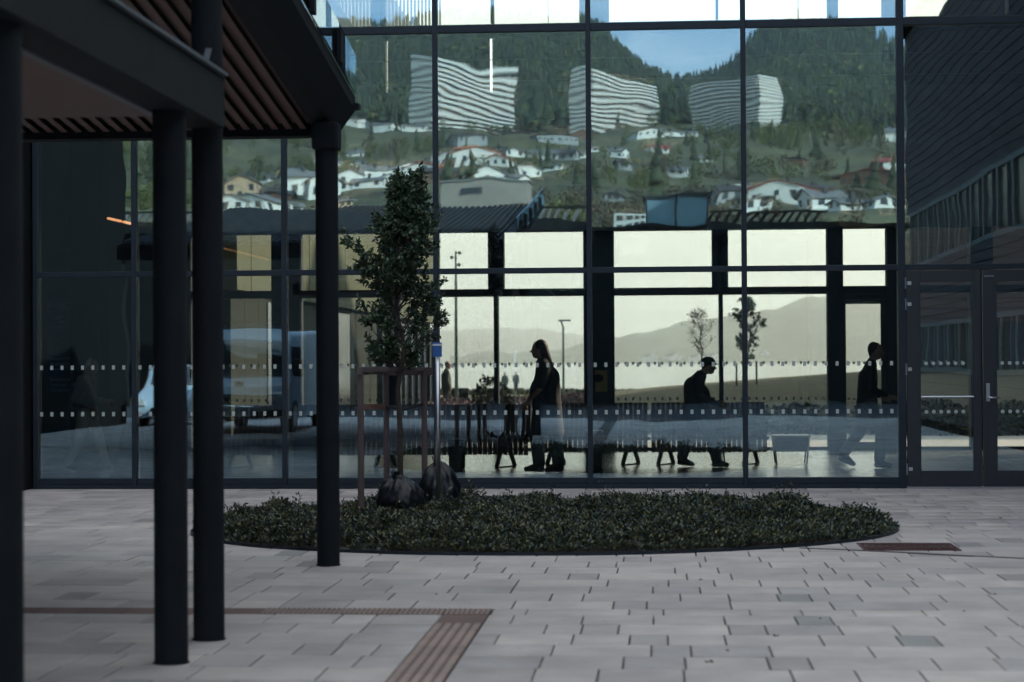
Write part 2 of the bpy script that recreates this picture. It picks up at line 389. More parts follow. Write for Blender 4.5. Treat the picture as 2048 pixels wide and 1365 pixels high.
while xx > -9: 
    tactile('t', xx-.27, xx, TY0, TY1, 'x' if xx > -2.2 else 'p'); xx -= .27; i += 1
tactile('t', TX0, TX1, TY0-.4, TY0, 'plain')
yy = TY0-.4
while yy > 6.5: tactile('t', TX0, TX1, yy-.3, yy, 'y'); yy -= .3
# planting bed: steel edge, soil
edge = MB(); pts = []
for i in range(97):
    a = 2*math.pi*i/96; ex, ey = AXB*math.cos(a), BYB*math.sin(a)
    pts.append((CXB+ex*math.cos(ROTB)-ey*math.sin(ROTB), CYB+ex*math.sin(ROTB)+ey*math.cos(ROTB)))
for (x0,y0),(x1,y1) in zip(pts, pts[1:]): edge.bar((x0,y0,-.01),(x1,y1,-.01), .012, .07)
bed = thing('planting_bed', 'oval planting bed with dark steel edging set into the paving', 'planting bed', (CXB,CYB,0))
soil_m = mat('soil', (.032,.024,.019), .95, var=.4, scale=14, bump=.8, coord='World')
edge.build('edging', frame_m, bed)
b = MB(); n = 40
b.v.append((CXB,CYB,.05)); rings = 8
for r in range(1, rings+1):
    for i in range(96):
        q = r/rings; px_, py_ = pts[i]; x_, y_ = CXB+(px_-CXB)*q*.997, CYB+(py_-CYB)*q*.997
        b.v.append((x_, y_, .008+.05*(1-q**3)+random.uniform(0,.012)*(q<1)))
for i in range(96): b.f.append((0,1+i,1+(i+1)%96))
for r in range(rings-1):
    for i in range(96):
        a0 = 1+r*96; b.f.append((a0+i, a0+96+i, a0+96+(i+1)%96, a0+(i+1)%96))
b.mi = [0]*len(b.f); b.build('soil', soil_m, bed, smooth=True)

struct(MB().box((5.805,-5.39,-.3),(60,-1.01,-.02)).build('side_pavement', asph))
# other ground: street behind the camera, interior floor, land by the fjord
road_b = MB().box((-120,-140,-.3),(120,-5.4,-.03)); struct(road_b.build('street', asph))

# floor inside
floor_m = rndmat('floor tile', [(.06,.062,.055),(.068,.068,.06),(.055,.057,.05),(.064,.064,.057)], rough=.25, bump=.06, speck=.1, spec=.5)
fl = struct(MB().box((-11.2,YG+.1,-.3),(8,YR-.1,-.004)).build('interior_floor', mat('floor joint', (.04,.04,.038), .6)))
b = MB().box((.002,.002,-.02),(1.198,.598,.004)); src = b.build('tile', floor_m, fl)
bpy.data.objects.remove(src, do_unlink=False) if False else None
first = True
for j in range(16):
    xo = -11.2 - (j % 2)*.6
    for i in range(18):
        x = xo+i*1.2; y = YG+.12+j*.6
        if x < -11.21 or x+1.2 > 8.01: continue
        if first: o = src; first = False
        else: o = src.copy(); col.objects.link(o)
        o.location = (x, y, 0); o.parent = fl

# ---------------- glass building, near wall ----------------
BAY = 1.78; MX = [1.0+BAY*k for k in range(-5, 4)]   # -7.9 ... 6.34
MX = [-7.3] + MX[1:]
gb = thing('glass_facade', 'tall dark framed glass facade along the plaza mirroring a hillside town', 'facade', (-.8,YG,0))
def pane(x0, x1, z0, z1, y=YG, parent=gb, mats=None, th=.024):
    b = MB(); b.box((x0,y-th/2,z0),(x1,y+th/2,z1)); b.mi = [2,2,0,2,1,2]
    return b.build('glass_pane', mats or [G_OUT, G_IN, frame_m], parent)
def markers(x0, x1, zs, step, wd, ht, y, parent, off=.0, round_=False):
    b = MB()
    for z in zs:
        x = x0+off+step/2
        while x < x1-step/3:
            if round_: b.prism([(x+math.cos(2*math.pi*i/12)*wd/2, z+math.sin(2*math.pi*i/12)*wd/2) for i in range(12)], y-.001, y+.001, 'y')
            else: b.box((x-wd/2,y-.001,z-ht/2),(x+wd/2,y+.001,z+ht/2))
            x += step
    return b.build('marker_row', mark_m, parent, kind='stuff')
Z1, Z2 = 2.52, 5.33
for i in range(len(MX)):
    x = MX[i]; wd = .082 if abs(x-2.78) < .01 else .058
    b = MB(); b.box((x-wd/2,YG-.06,0),(x+wd/2,YG+.10,8.3)); b.build('mullion', frame_m, gb, bevel=.004)
    b = MB(); b.box((x-.016,YG-.068,.1),(x+.016,YG-.0605,8.4)); 
for i in range(len(MX)-1):
    x0, x1 = MX[i]+.03, MX[i+1]-.03
    if MX[i] > 2.7: x0 += .012
    door_bay = MX[i] > 2.7
    for zc, th, dy in ((Z1,.062,0),(Z2,.085,0)):
        b = MB(); b.box((x0-.001,YG-.052,zc-th/2),(x1+.001,YG+.09,zc+th/2)); b.build('transom', frame_m, gb, bevel=.004)
    if not door_bay:
        b = MB(); b.box((x0,YG-.055,.0),(x1,YG+.09,.052)); b.box((x0,YG-.04,.055),(x1,YG+.09,.125)); b.build('sill', frame_m, gb, bevel=.003)
        p = pane(x0, x1, .125, Z1-.031)
        markers(x0, x1, (1.425, .878), .1232, .034, .05, YG-.0145, p, off=-.03)
    pane(x0, x1, Z1+.031, Z2-.0425)
    pane(x0, x1, Z2+.0425, 8.3)
MB().box((-7.3,YG-.07,8.3),(8,YG+.12,8.42)).build('head_rail', frame_m, gb)
# double entrance door, bays right of x=2.78
door_glass = [G_OUT, G_IN, frame_m]
for k, (dx0, dx1) in enumerate(((2.83, 3.665), (3.685, 4.52))):
    dr = MB(); ft = .155
    dr.box((dx0,YG-.07,.02),(dx0+ft,YG-.01,2.475)); dr.box((dx1-ft*.6,YG-.07,.02),(dx1,YG-.01,2.475))
    dr.box((dx0+ft,YG-.07,.02),(dx1-ft*.6,YG-.01,.2)); dr.box((dx0+ft,YG-.07,2.35),(dx1-ft*.6,YG-.01,2.475))
    if k == 1:
        pass
    d_o = dr.build('entrance_door', door_m, gb, bevel=.003)
    p = pane(dx0+ft, dx1-ft*.6, .2, 2.35, y=YG-.04, parent=d_o)
    markers(dx0+ft, dx1-ft*.6, (1.42,.87), .083, .043, .043, YG-.0535, d_o, off=.02, round_=True)
    if k == 0:
        for zz in (2.335, 2.095, 1.355, .22):
            h = MB(); h.tube([(dx0-.01,YG-.085,zz-.065),(dx0-.01,YG-.085,zz+.065)], .009, 10); h.box((dx0+.012,YG-.074,zz-.02),(dx0+.055,YG-.0705,zz+.02)); h.build('hinge', silver, d_o)
        MB().tube([(dx0+ft,YG-.11,1.04),(dx1-ft*.6,YG-.11,1.04)], .010, 8).build('push_bar', silver, d_o)
        MB().box((dx0,YG-.066,.022),(dx1,YG-.072,.032))
    else:
        h = MB(); h.box((dx0+.03,YG-.082,.985),(dx0+.072,YG-.0705,1.19)); h.build('handle_plate', silver, d_o, bevel=.003)
        h = MB(); h.tube([(dx0+.05,YG-.08,1.03),(dx0+.05,YG-.12,1.03),(dx0+.06,YG-.125,1.03),(dx0+.17,YG-.125,1.03)], .010, 10); h.build('handle', silver, d_o, smooth=True)
        h = MB(); h.tube([(dx0+.05,YG-.083,1.145),(dx0+.05,YG-.095,1.145)], .016, 14); h.build('lock_cylinder', silver, d_o)
        M = Matrix.Translation((dx0+.015, YG-.0715, 2.40)) @ Matrix.Rotation(R(90),4,'X')
        text('door_lettering', 'ADGANG', .026, silver, M, d_o)
MB().box((2.825,YG-.09,.002),(4.53,YG+.06,.018)).build('threshold', silver, gb)
MB().box((4.56+.03,YG-.055,.0),(6.3,YG+.09,.125)).build('sill', frame_m, gb)
pane(4.6, 6.3, .125, Z1-.031)
# left corner pier
MB().box((-12.5,YG-.35,0),(-7.36,YG+.3,9)).build('corner_pier', dark_m, gb)

# upper storeys and roof of the building (carry on above the frame)
clad_up = mat('dark cladding', (.05,.052,.055), .7, var=.15, scale=1)
ub = thing('building_storeys', 'closed upper storeys of the glass building above the facade', 'building', (0,28,8.42))
MB().box((-22,YG-.1,8.42),(22,YR+.1,12.5)).build('upper_wall', clad_up, ub)
# closed ends
st = thing('side_wing', 'solid dark wing closing the left end of the glass building', 'building', (-15,28,0))
MB().box((-22,YG+.31,0),(-11.2,YR+.3,8.42)).build('wall', dark_m, st)
st = thing('stair_core', 'solid dark core closing the right end of the glass building', 'building', (12,28,0))
MB().box((8.02,YG+.0,0),(22,YR+.3,8.42)).build('wall', dark_m, st)

# ---------------- rear wall of the hall ----------------
rw = thing('rear_window_wall', 'dark rear wall of the hall with large windows onto the fjord', 'window wall', (-.5,YR,0))
WALLX = XF(335, YR)
zt0, zt1 = ZF(592,YR), ZF(577,YR); zh = ZF(463,YR); zs0, zs1 = ZF(181,YR), ZF(72,YR); zu = ZF(46,YR)
upper_m = mat('upper wall paint', (.19,.20,.195), .8, spec=.2, var=.15)
rear_m = mat('rear wall paint', (.035,.046,.056), .8, spec=.2, var=.15)
MB().box((-11.2,YR-.1,0),(WALLX,YR+.12,8.42)).build('solid_wall', beige_m, rw)
MB().box((WALLX,YR-.05,zh),(8,YR+.15,zs0)).build('spandrel_beam', upper_m, rw, bevel=.004)
MB().box((WALLX,YR-.05,zs1),(8,YR+.15,zu)).build('floor_beam', rear_m, rw, bevel=.004)
MB().box((WALLX,YR-.06,zt0),(8,YR+.13,zt1)).build('transom', frame_m, rw)
sp_m = mat('spandrel panel', (.11,.12,.115), .5, var=.06)
def colm(x0, x1, z0, z1, y0=-.14, y1=.2, name='column'):
    return MB().box((XF(x0,YR),YR+y0,z0),(XF(x1,YR),YR+y1,z1)).build(name, rear_m, rw, bevel=.004)
colm(335,382,0,zh); colm(546,603,0,zh); colm(772,800,0,zh); colm(978,1009,zt1,zh); colm(989,997,0,zt0,name='mullion')
colm(1168,1229,0,zh); colm(1425,1457,zt1,zh); colm(1438,1446,0,zt0,name='mullion'); colm(1655,1686,0,zh); colm(1774,1806,0,zh); colm(1940,1985,0,zh)
for a, c in ((335,450),(748,775),(986,991),(1163,1222),(1436,1441),(1660,1680),(1770,1815),(2020,2060)): colm(a,c,zu,8.42)
sp_m = mat('spandrel panel', (.075,.082,.08), .5, var=.06)
slots = [450,748,775,985,1163,1222,1438,1660,1680,1770,1806,2100]
for a, c in ((460,748),(779,983),(988,1163),(1222,1660),(1680,1770),(1815,2100)):
    MB().box((XF(a,YR),YR-.02,zs0),(XF(c,YR),YR+.05,zs1)).build('spandrel_panel', sp_m, rw)
for a, c in ((335,460),(748,774.5),(1163,1222),(1660,1680),(1770,1815)): colm(a,c,zs0,zs1)
# panes
GR = [G_REAR, G_REAR, frame_m]
for (a, c, z0, z1) in ((382,546,.05,zt0),(603,772,.05,zt0),(800,989,.05,zt0),(997,1168,.05,zt0),(1229,1438,.05,zt0),(1446,1655,.05,zt0),(1810,1940,.05,zt0),
                       (382,546,zt1,zh),(603,772,zt1,zh),(800,978,zt1,zh),(1009,1168,zt1,zh),(1229,1425,zt1,zh),(1457,1655,zt1,zh),(1686,1774,zt1,zh),(1806,2100,zt1,zh),
                       (450,748,zu,8.3),(775,986,zu,8.3),(991,1163,zu,8.3),(1222,1436,zu,8.3),(1441,1660,zu,8.3),(1680,1770,zu,8.3),(1815,2020,zu,8.3)):
    p = pane(XF(a,YR), XF(c,YR), z0, z1, y=YR, parent=rw, mats=GR, th=.02)
    if z0 == .05: markers(XF(a,YR), XF(c,YR), (1.43,.845), .1205, .033, .05, YR-.0125, p)
MB().box((WALLX,YR-.06,0),(8,YR+.1,.05)).build('sill', frame_m, rw)
# rear door
dx0, dx1 = XF(1686,YR), XF(1774,YR); zd = ZF(600,YR,1700)
d = MB(); fw = .045
d.box((dx0,YR-.04,.05),(dx0+fw,YR+.03,zd)); d.box((dx1-fw*2.2,YR-.04,.05),(dx1,YR+.03,zd)); d.box((dx0+fw,YR-.04,.05),(dx1-fw*2.2,YR+.03,.13)); d.box((dx0+fw,YR-.04,zd-.07),(dx1-fw*2.2,YR+.03,zd)); d.box((dx0,YR-.04,zd+.002),(dx1,YR+.03,zt0))
do = d.build('rear_door', door_m, rw)
MB().box((dx0+fw,YR-.012,.13),(dx1-fw*2.2,YR+.0,zd-.07)).build('door_pane', G_REAR, do)
markers(dx0+fw, dx1-fw*2.2, (1.42,.83), .085, .045, .045, YR-.016, do, round_=True)
MB().box((dx0+.1,YR-.1,zd+.02),(dx0+.62,YR-.042,zd+.08)).build('door_closer', frame_m, do)
# darker upright beside the poster, balustrade wires, ceiling
cb = tag(MB().box((XF(155,32),31.6,.02),(XF(214,32),32.1,6.2)).build('column', dark_m), 'dark square column beside the blue poster in the hall', 'column')
rail = thing('wire_balustrade', 'pair of thin horizontal balustrade wires across the upper hall', 'balustrade', (0,31,5))
for z in (5.93+.0, 6.27): MB().tube([(-11.1,31.5,z),(8,31.5,z)], .006, 6).build('wire', mat('wire', (.25,.27,.27), .4, metal=.6), rail)
struct(MB().box((-11.2,YG+.1,8.3),(8,YR-.15,8.41)).build('ceiling', inner_m))
# ---------------- hall furniture ----------------
# poster (blue) with lettering
px0, px1 = XF(98,YR), XF(156,YR)
po = thing('poster', 'tall blue information poster with pale lines of text on the hall wall', 'poster', ((px0+px1)/2,YR-.12,ZF(785,YR,120)))
MB().box((px0,YR-.125,ZF(785,YR,120)),(px1,YR-.105,ZF(585,YR,120))).build('board', mat('poster blue', (.02,.07,.24), .6, var=.08), po)
ink = mat('poster ink', (.5,.65,.85), .7, var=.02)
zz = ZF(602,YR,120)
for i, s in enumerate(['Velkommen til','avdelingene','Plan 1','Resepsjon og','venterom','Poliklinikk A','','Korridor mot','Plan 2 heis','','Plan 3','Sengepost Nord','Sengepost Vest','Kantine','','Besokende bes','melde seg i','resepsjonen']):
    if s: text('poster_text', s, .062 if i != 7 else .075, ink, Matrix.Translation((px0+.06, YR-.127, zz-.02)) @ Matrix.Rotation(R(90),4,'X'), po)
    zz -= .088
# A-board
ab = thing('easel_sign', 'dark A-frame sign board standing on the hall floor near the left pillar', 'sign', (XF(255,25.6),25.6,0))
q = XF(235,25.6); e = XF(277,25.6)
MB().prism([(q,.004),(q+.03,.004),(e+.01,1.12),(e-.03,1.12)], 25.3, 25.75).build('board', dark_m, ab)
MB().prism([(e+.22,.004),(e+.25,.004),(e+.02,1.1),(e-.0,1.1)], 25.35, 25.70).build('board', dark_m, ab)
yb_ = thing('notice_board', 'yellow notice board hanging on the dark column behind the second facade mullion', 'notice', (XF(1202,YR-.2),YR-.2,1.2))
MB().box((XF(1190,YR-.2),YR-.16,ZF(784,YR-.2)),(XF(1214,YR-.2),YR-.142,ZF(741,YR-.2))).build('board', mat('yellow notice', (.30,.22,.05), .7, var=.08), yb_)
MB().prism([(XF(1196,YR-.2)+.09*math.cos(i_*.785), ZF(757,YR-.2)+.07*math.sin(i_*.785)) for i_ in range(8)], YR-.163, YR-.1602).build('dark_print', dark_m, yb_)
# linear lights
for (xa, ya, xb, yb) in ((216,437,242,443),(247,444,275,451)):
    a, c = onY(xa,ya,29.0), onY(xb,yb,28.0)
    tag(MB().bar(a, c, .03, .03).build('linear_light', mat('warm led', (.9,.5,.25), .5, emit=(1,.45,.2,.55))), 'slim warm orange light strip under the hall ceiling, %s' % ('left one' if xa < 230 else 'right one of the two'), 'light', 'ceiling light strips')
# pendant lamps
lamp_m = mat('lamp shade', (.014,.018,.018), .6, var=.1)
for (x, y0, y1, hw, dd, lab) in ((1597,146,321,31,25.0,'large black cone pendant lamp hanging at the right of the hall'),(1097,153,238,13.5,31.0,'small black cone pendant lamp hanging further back in the hall')):
    a = P(x,y0,dd); c = P(x+1,y1,dd); r = hw/FPX*dd
    t = lthing('pendant_lamp', lab, 'lamp', (a.x,a.y,c.z), 'cone pendant lamps')
    hh = a.z-c.z
    MB().lathe((0,0,0), [(r,0),(r*.98,.01),(.012,hh),(.01,hh+.02)], 32).build('lamp_shade', lamp_m, t)
    MB().tube([(0,0,hh),(0,0,8.3-c.z)], .006, 6).build('cord', lamp_m, t)
# slatted benches
oak = mat('bench wood', (.05,.03,.022), .6, var=.25, scale=5, stretch=(1,1,6))
metal_d = mat('bench metal', (.04,.045,.05), .4, metal=.5)
def slat(back=True):
    """one curved slice, profile in (y,z), y towards the glass is negative"""
    th = .045
    cl = [(-.30,.19),(-.31,.30),(-.29,.40),(-.22,.435),(-.05,.425),(.08,.42),(.15,.47),(.20,.62),(.25,.78),(.30,.86)] if back else [(-.30,.19),(-.31,.30),(-.29,.40),(-.22,.435),(.0,.43),(.15,.43),(.22,.40),(.24,.3)]
    pts2 = [Vector((a, b)) for a, b in cl]; L_, R_ = [], []
    for i, p in enumerate(pts2):
        d = (pts2[min(i+1,len(pts2)-1)]-pts2[max(i-1,0)]).normalized(); n = Vector((-d.y, d.x)); L_.append(p+n*th/2); R_.append(p-n*th/2)
    b = MB(); n = len(pts2)
    for xx in (-.031, .031):
        for p in L_+R_: b.v.append((xx, p.x, p.y))
    for i in range(n-1):
        b.f += [(i,i+1,n+i+1,n+i), (2*n+i,2*n+n+i,2*n+n+i+1,2*n+i+1), (i,2*n+i,2*n+i+1,i+1), (n+i,n+i+1,3*n+i+1,3*n+i)]
    b.f += [(0,n,3*n,2*n),(n-1,3*n-1,4*n-1,2*n-1)]; b.mi = [0]*len(b.f); return b
def bench(px0, px1, yb, lab, back, legs, rot=0):
    x0, x1 = XF(px0,yb), XF(px1,yb); cx_ = (x0+x1)/2
    t = lthing('slatted_bench', lab, 'bench', (cx_, yb, 0), 'slatted wooden benches in the hall')
    n = int((x1-x0)/.07); s0 = slat(back).build('slat', oak, t); s0.location = (x0-cx_+.03, 0, 0)
    for i in range(1, n):
        s = s0.copy(); col.objects.link(s); s.parent = t; s.location = (x0-cx_+.03+i*.07, .012*math.sin(i*.15), .004*math.sin(i*.4))
        s.rotation_euler = (random.uniform(-.006,.006), 0, 0)
    MB().box((x0-cx_,-.2,.36),(x1-cx_,-.14,.40)).box((x0-cx_,.02,.35),(x1-cx_,.08,.39)).build('rail', metal_d, t)
    for l in legs:
        lx = XF(l,yb)-cx_; b = MB(); b.tube([(lx-.11,-.24,.012),(lx-.03,-.2,.3),(lx,-.15,.37)], [.03,.034,.036], 8); b.tube([(lx+.11,.24,.012),(lx+.03,.1,.3),(lx,.05,.36)], [.03,.034,.036], 8)
        b.bar((lx-.11,-.24,.012),(lx+.11,.24,.012),.04,.016)
        b.build('leg', metal_d, t, smooth=False)
bench(462, 1062, 27.6, 'long brown slatted bench behind the tree and the sign pole', True, (480,640,770,1010))
bench(1068, 1300, 28.2, 'short slatted bench between the woman and the man in a cap', True, (1110,1260))
bench(1302, 1535, 28.2, 'slatted bench behind the man in a cap', True, (1330,1500))
t = lthing('side_table', 'low table with a pale top and bent steel legs at the end of the benches', 'table', (XF(1580,28),28,0))
tw = XF(1617,28)-XF(1580,28)
MB().box((-tw,-.25,.40),(tw,.25,.425)).build('table_top', mat('pale wood', (.35,.3,.22), .4), t, bevel=.005)
MB().box((-tw*.8,-.2,.2),(tw*.9,.2,.395)).build('drawer_box', dark_m, t)
for s in (-1,1): 
    MB().tube([(s*tw*.95,-.22,.4),(s*tw*.8,-.2,.02),(s*tw*.8,.2,.02),(s*tw*.95,.22,.4)], .011, 8).build('leg', silver, t)
# stools / bins / planter blocks that show as dark blocks
for (x0, x1, yb, ht, yt, lab) in ((898,927,27.0,.42,.3,'small dark block stool under the long bench'),(1171,1203,24.4,.62,.3,'dark waste bin right behind the second facade mullion'),(590,632,27.2,.5,.3,'dark block stool left of the long bench legs')):
    a, c = XF(x0,yb), XF(x1,yb); t = thing('waste_bin' if 'bin' in lab else 'block_stool', lab, 'bin' if 'bin' in lab else 'stool', ((a+c)/2,yb,0))
    MB().box((a,yb-.12,0.01),(c,yb+.18,ht-.03)).build('body', dark_m, t, bevel=.01)
    MB().box((a-.01,yb-.13,ht-.028),(c+.01,yb+.19,ht)).build('lid', frame_m, t, bevel=.008)

# ---------------- people ----------------
def caps(b, p, q, r0, r1, k=12):
    p, q = Vector(p), Vector(q); b.tube([p, p.lerp(q,.5), q], [r0,(r0+r1)/2,r1], k); b.ell(p, (r0,)*3, k, 8); b.ell(q, (r1,)*3, k, 8)
skin_m = mat('skin', (.32,.19,.14), .55, var=.06)
def cloth(n, c): return mat(n, c, .85, var=.15, scale=12, bump=.3)
def figure(label, loc, rz, H, J, colors, hair='long', coat=None, hat=False, far=False, cane=False, group=None, bulk=1.0, bag=False, grey=False):
    """J: joints in metres for a 1.7 m body: x forward, y left, z up."""
    s = H/1.7; t = lthing('person', label, 'person', loc, group, rz)
    V = lambda k: Vector(J[k])*s
    hd, nk, ch, pv = V('head'), V('neck'), V('chest'), V('pelvis')
    def part(name, fn, m, vox=.012, sm=1.0):
        b = MB(); fn(b); o = b.build(name, m, t, smooth=True)
        rm = o.modifiers.new('remesh', 'REMESH'); rm.mode = 'VOXEL'; rm.voxel_size = vox*s*(2 if far else 1); rm.use_smooth_shade = True
        if name in ('jacket','trousers','hair','cap'): sm_ = o.modifiers.new('smooth', 'SMOOTH'); sm_.iterations = 14; sm_.factor = .6
        return o
    B = bulk
    fwd = Vector((1,0,0)); hf = (Matrix.Rotation(J.get('nod',0),3,'Y'))
    def skinf(b):
        b.ell(hd, (.094*s,.075*s,.118*s), 20, 14, hf); 
        b.ell(hd+hf@Vector((.03*s,0,-.06*s)), (.062*s,.055*s,.06*s), 14, 10)
        caps(b, hd+hf@Vector((.084*s,0,.0)), hd+hf@Vector((.108*s,0,-.028*s)), .009*s, .015*s, 8)   # nose
        caps(b, hd+hf@Vector((.088*s,-.02*s,-.062*s)), hd+hf@Vector((.088*s,.02*s,-.062*s)), .0085*s, .0085*s, 8)  # lips
        caps(b, hd+hf@Vector((.08*s,-.03*s,.02*s)), hd+hf@Vector((.08*s,.03*s,.02*s)), .014*s, .014*s, 8)        # brow
        for e_ in (-1,1): b.ell(hd+hf@Vector((-.0*s,e_*.074*s,-.01*s)), (.02*s,.009*s,.03*s), 8, 6)
        caps(b, hd+Vector((-.01,0,-.06))*s, nk, .052*s, .055*s); caps(b, nk, ch, .06*s, .11*s*B); caps(b, ch, pv, .115*s*B, .125*s*B)
        for sd_ in ('L','R'):
            sh, el, wr = V('sh'+sd_), V('el'+sd_), V('wr'+sd_); hp, kn, an, toe = V('hip'+sd_), V('kn'+sd_), V('an'+sd_), V('toe'+sd_)
            caps(b, nk.lerp(sh,.3), sh, .05*s, .048*s); caps(b, sh, el, .043*s, .034*s); caps(b, el, wr, .034*s, .023*s)
            d = (wr-el).normalized(); side = d.cross(Vector((0,1,0))); side = side.normalized() if side.length > .01 else Vector((1,0,0))
            pm = wr+d*.05*s; 
            b.ell(pm, (.034*s,.018*s,.045*s), 12, 8, d.to_track_quat('Z','Y').to_matrix())
            if not far:
                for i, (ln, of) in enumerate(((.07,-.026),(.078,-.009),(.072,.009),(.055,.026))):
                    a0 = pm+d*.035*s+side*of*s; a1 = a0+d*ln*.5*s+Vector((.006,0,0))*s; a2 = a1+(d*.8+Vector((.3,0,-.1))).normalized()*ln*.5*s
                    caps(b, a0, a1, .0105*s, .0095*s, 8); caps(b, a1, a2, .0095*s, .0075*s, 8)
                caps(b, pm-side*.025*s, pm-side*.05*s+d*.03*s, .012*s, .010*s, 8)
            caps(b, hp, kn, .078*s, .052*s); caps(b, kn, an, .052*s, .035*s); caps(b, an, toe, .035*s, .028*s)
        caps(b, V('hipL'), V('hipR'), .08*s, .08*s)
    part('body', skinf, skin_m, .009)
    def trou(b):
        caps(b, V('hipL'), V('hipR'), .105*s*B, .105*s*B)
        for sd_ in ('L','R'):
            hp, kn, an = V('hip'+sd_), V('kn'+sd_), V('an'+sd_); caps(b, hp, kn, .105*s*(B*.5+.5), .082*s*(B*.5+.5)); caps(b, kn, an+Vector((0,0,.03*s)), .080*s*(B*.5+.5), .072*s*(B*.5+.5))
    part('trousers', trou, colors[1])
    def shoe(b):
        for sd_ in ('L','R'):
            an, toe = V('an'+sd_), V('toe'+sd_); d = (toe-an); d2 = Vector((d.x,d.y,0)).normalized()
            heel = an+Vector((0,0,-.045*s))-d2*.035*s
            caps(b, heel, toe, .040*s, .034*s); caps(b, an, heel, .042*s, .038*s); caps(b, an.lerp(toe,.3), toe, .042*s, .03*s)
    part('shoe_pair', shoe, colors[2])
    def top(b):
        caps(b, nk+Vector((0,0,-.03*s)), ch, .075*s*B, .122*s*B, 16); caps(b, ch, pv, .122*s*B, .125*s*B, 16); 
        caps(b, ch+Vector((-.01,.05,.0))*s, pv+Vector((0,.04,0))*s, .12*s*B, .13*s*B); caps(b, ch+Vector((-.01,-.05,.0))*s, pv+Vector((0,-.04,0))*s, .12*s*B, .13*s*B)
        if J.get('belly'): b.ell(ch.lerp(pv,.55)+Vector((J['belly']*.5,0,0))*s, (.155*s*B,.14*s*B,.22*s), 16, 12)
        if coat:
            b.tube([pv+Vector((0,0,.16*s)), pv, pv+Vector((coat[1],0,-coat[0]))*s], [.11*s*B,.135*s*B,.158*s*B], 20)
        for sd_ in ('L','R'):
            sh, el, wr = V('sh'+sd_), V('el'+sd_), V('wr'+sd_); caps(b, nk.lerp(sh,.4), sh, .07*s, .068*s)
            if coat and coat[2]: e1 = sh.lerp(el,.85); caps(b, sh, e1, .068*s, .075*s)
            else: caps(b, sh, el, .066*s, .058*s); caps(b, el, wr-(wr-el)*.08, .056*s, .044*s)
    part('jacket', top, colors[0])
    def hr(b):
        if hair == 'long':
            b.ell(hd+hf@Vector((-.022,0,.022))*s, (.098*s,.088*s,.112*s), 18, 12, hf)
            caps(b, hd+Vector((-.055,0,-.02))*s, nk+Vector((-.085,0,-.10))*s, .075*s, .06*s, 14); caps(b, nk+Vector((-.085,0,-.10))*s, nk+Vector((-.13,0,-.26))*s, .06*s, .035*s)
        else:
            b.ell(hd+hf@Vector((-.024,0,.026))*s, (.088*s,.082*s,.104*s), 18, 12, hf); caps(b, hd+Vector((-.05,0,.0))*s, hd+Vector((-.058,0,-.06))*s, .055*s, .038*s)
    part('hair', hr, mat('grey hair', (.7,.66,.6), .8, var=.2, scale=30) if grey else mat('dark hair', (.02,.015,.012), .6, var=.2, scale=30))
    if hat:
        def ht(b):
            b.ell(hd+hf@Vector((-.012,0,.05))*s, (.108*s,.09*s,.085*s), 18, 12, hf); b.ell(hd+hf@Vector((.105,0,.035))*s, (.05*s,.06*s,.009*s), 14, 6, hf)
        part('cap', ht, cloth('cap cloth', (.012,.013,.016)), .008)
    if bag:
        MB().box((-.32*s,-.2*s,.86*s),(-.05*s,-.13*s,1.13*s)).build('shoulder_bag', cloth('bag cloth', (.02,.02,.024)), t, bevel=.03)
    if cane:
        hnd = V('wrR'); tip = Vector((hnd.x+.06, hnd.y, .012))
        c = tag(MB().tube([Vector((-.11,0,.0))+hnd, hnd+Vector((-.08,0,.05)), hnd+Vector((0,0,.055)), hnd+Vector((.02,0,.02)), tip], .011, 8).build('walking_cane', mat('cane', (.02,.018,.016), .4)), 'thin dark walking cane held by the man in a cap', 'cane')
        c.location = loc; c.rotation_euler = (0,0,rz)
    return t
base_pose = dict(head=(.05,0,1.575), neck=(.0,0,1.42), chest=(-.01,0,1.25), pelvis=(0,0,.92),
    shL=(-.0,.17,1.37), elL=(-.04,.24,1.10), wrL=(.10,.24,.88), shR=(-.0,-.17,1.37), elR=(-.04,-.24,1.10), wrR=(.06,-.23,.86),
    hipL=(0,.085,.88), knL=(.02,.09,.48), anL=(0,.09,.085), toeL=(.15,.10,.035), hipR=(0,-.085,.88), knR=(.02,-.09,.48), anR=(0,-.09,.085), toeR=(.15,-.10,.035))
def pose(**k): d = dict(base_pose); d.update(k); return d
black_c = cloth('black cloth', (.010,.011,.013)); navy_c = cloth('navy cloth', (.02,.024,.032)); jean = cloth('dark denim', (.028,.032,.04)); shoe_m = cloth('shoe leather', (.012,.012,.013))
YW = onG(1080, 950).y
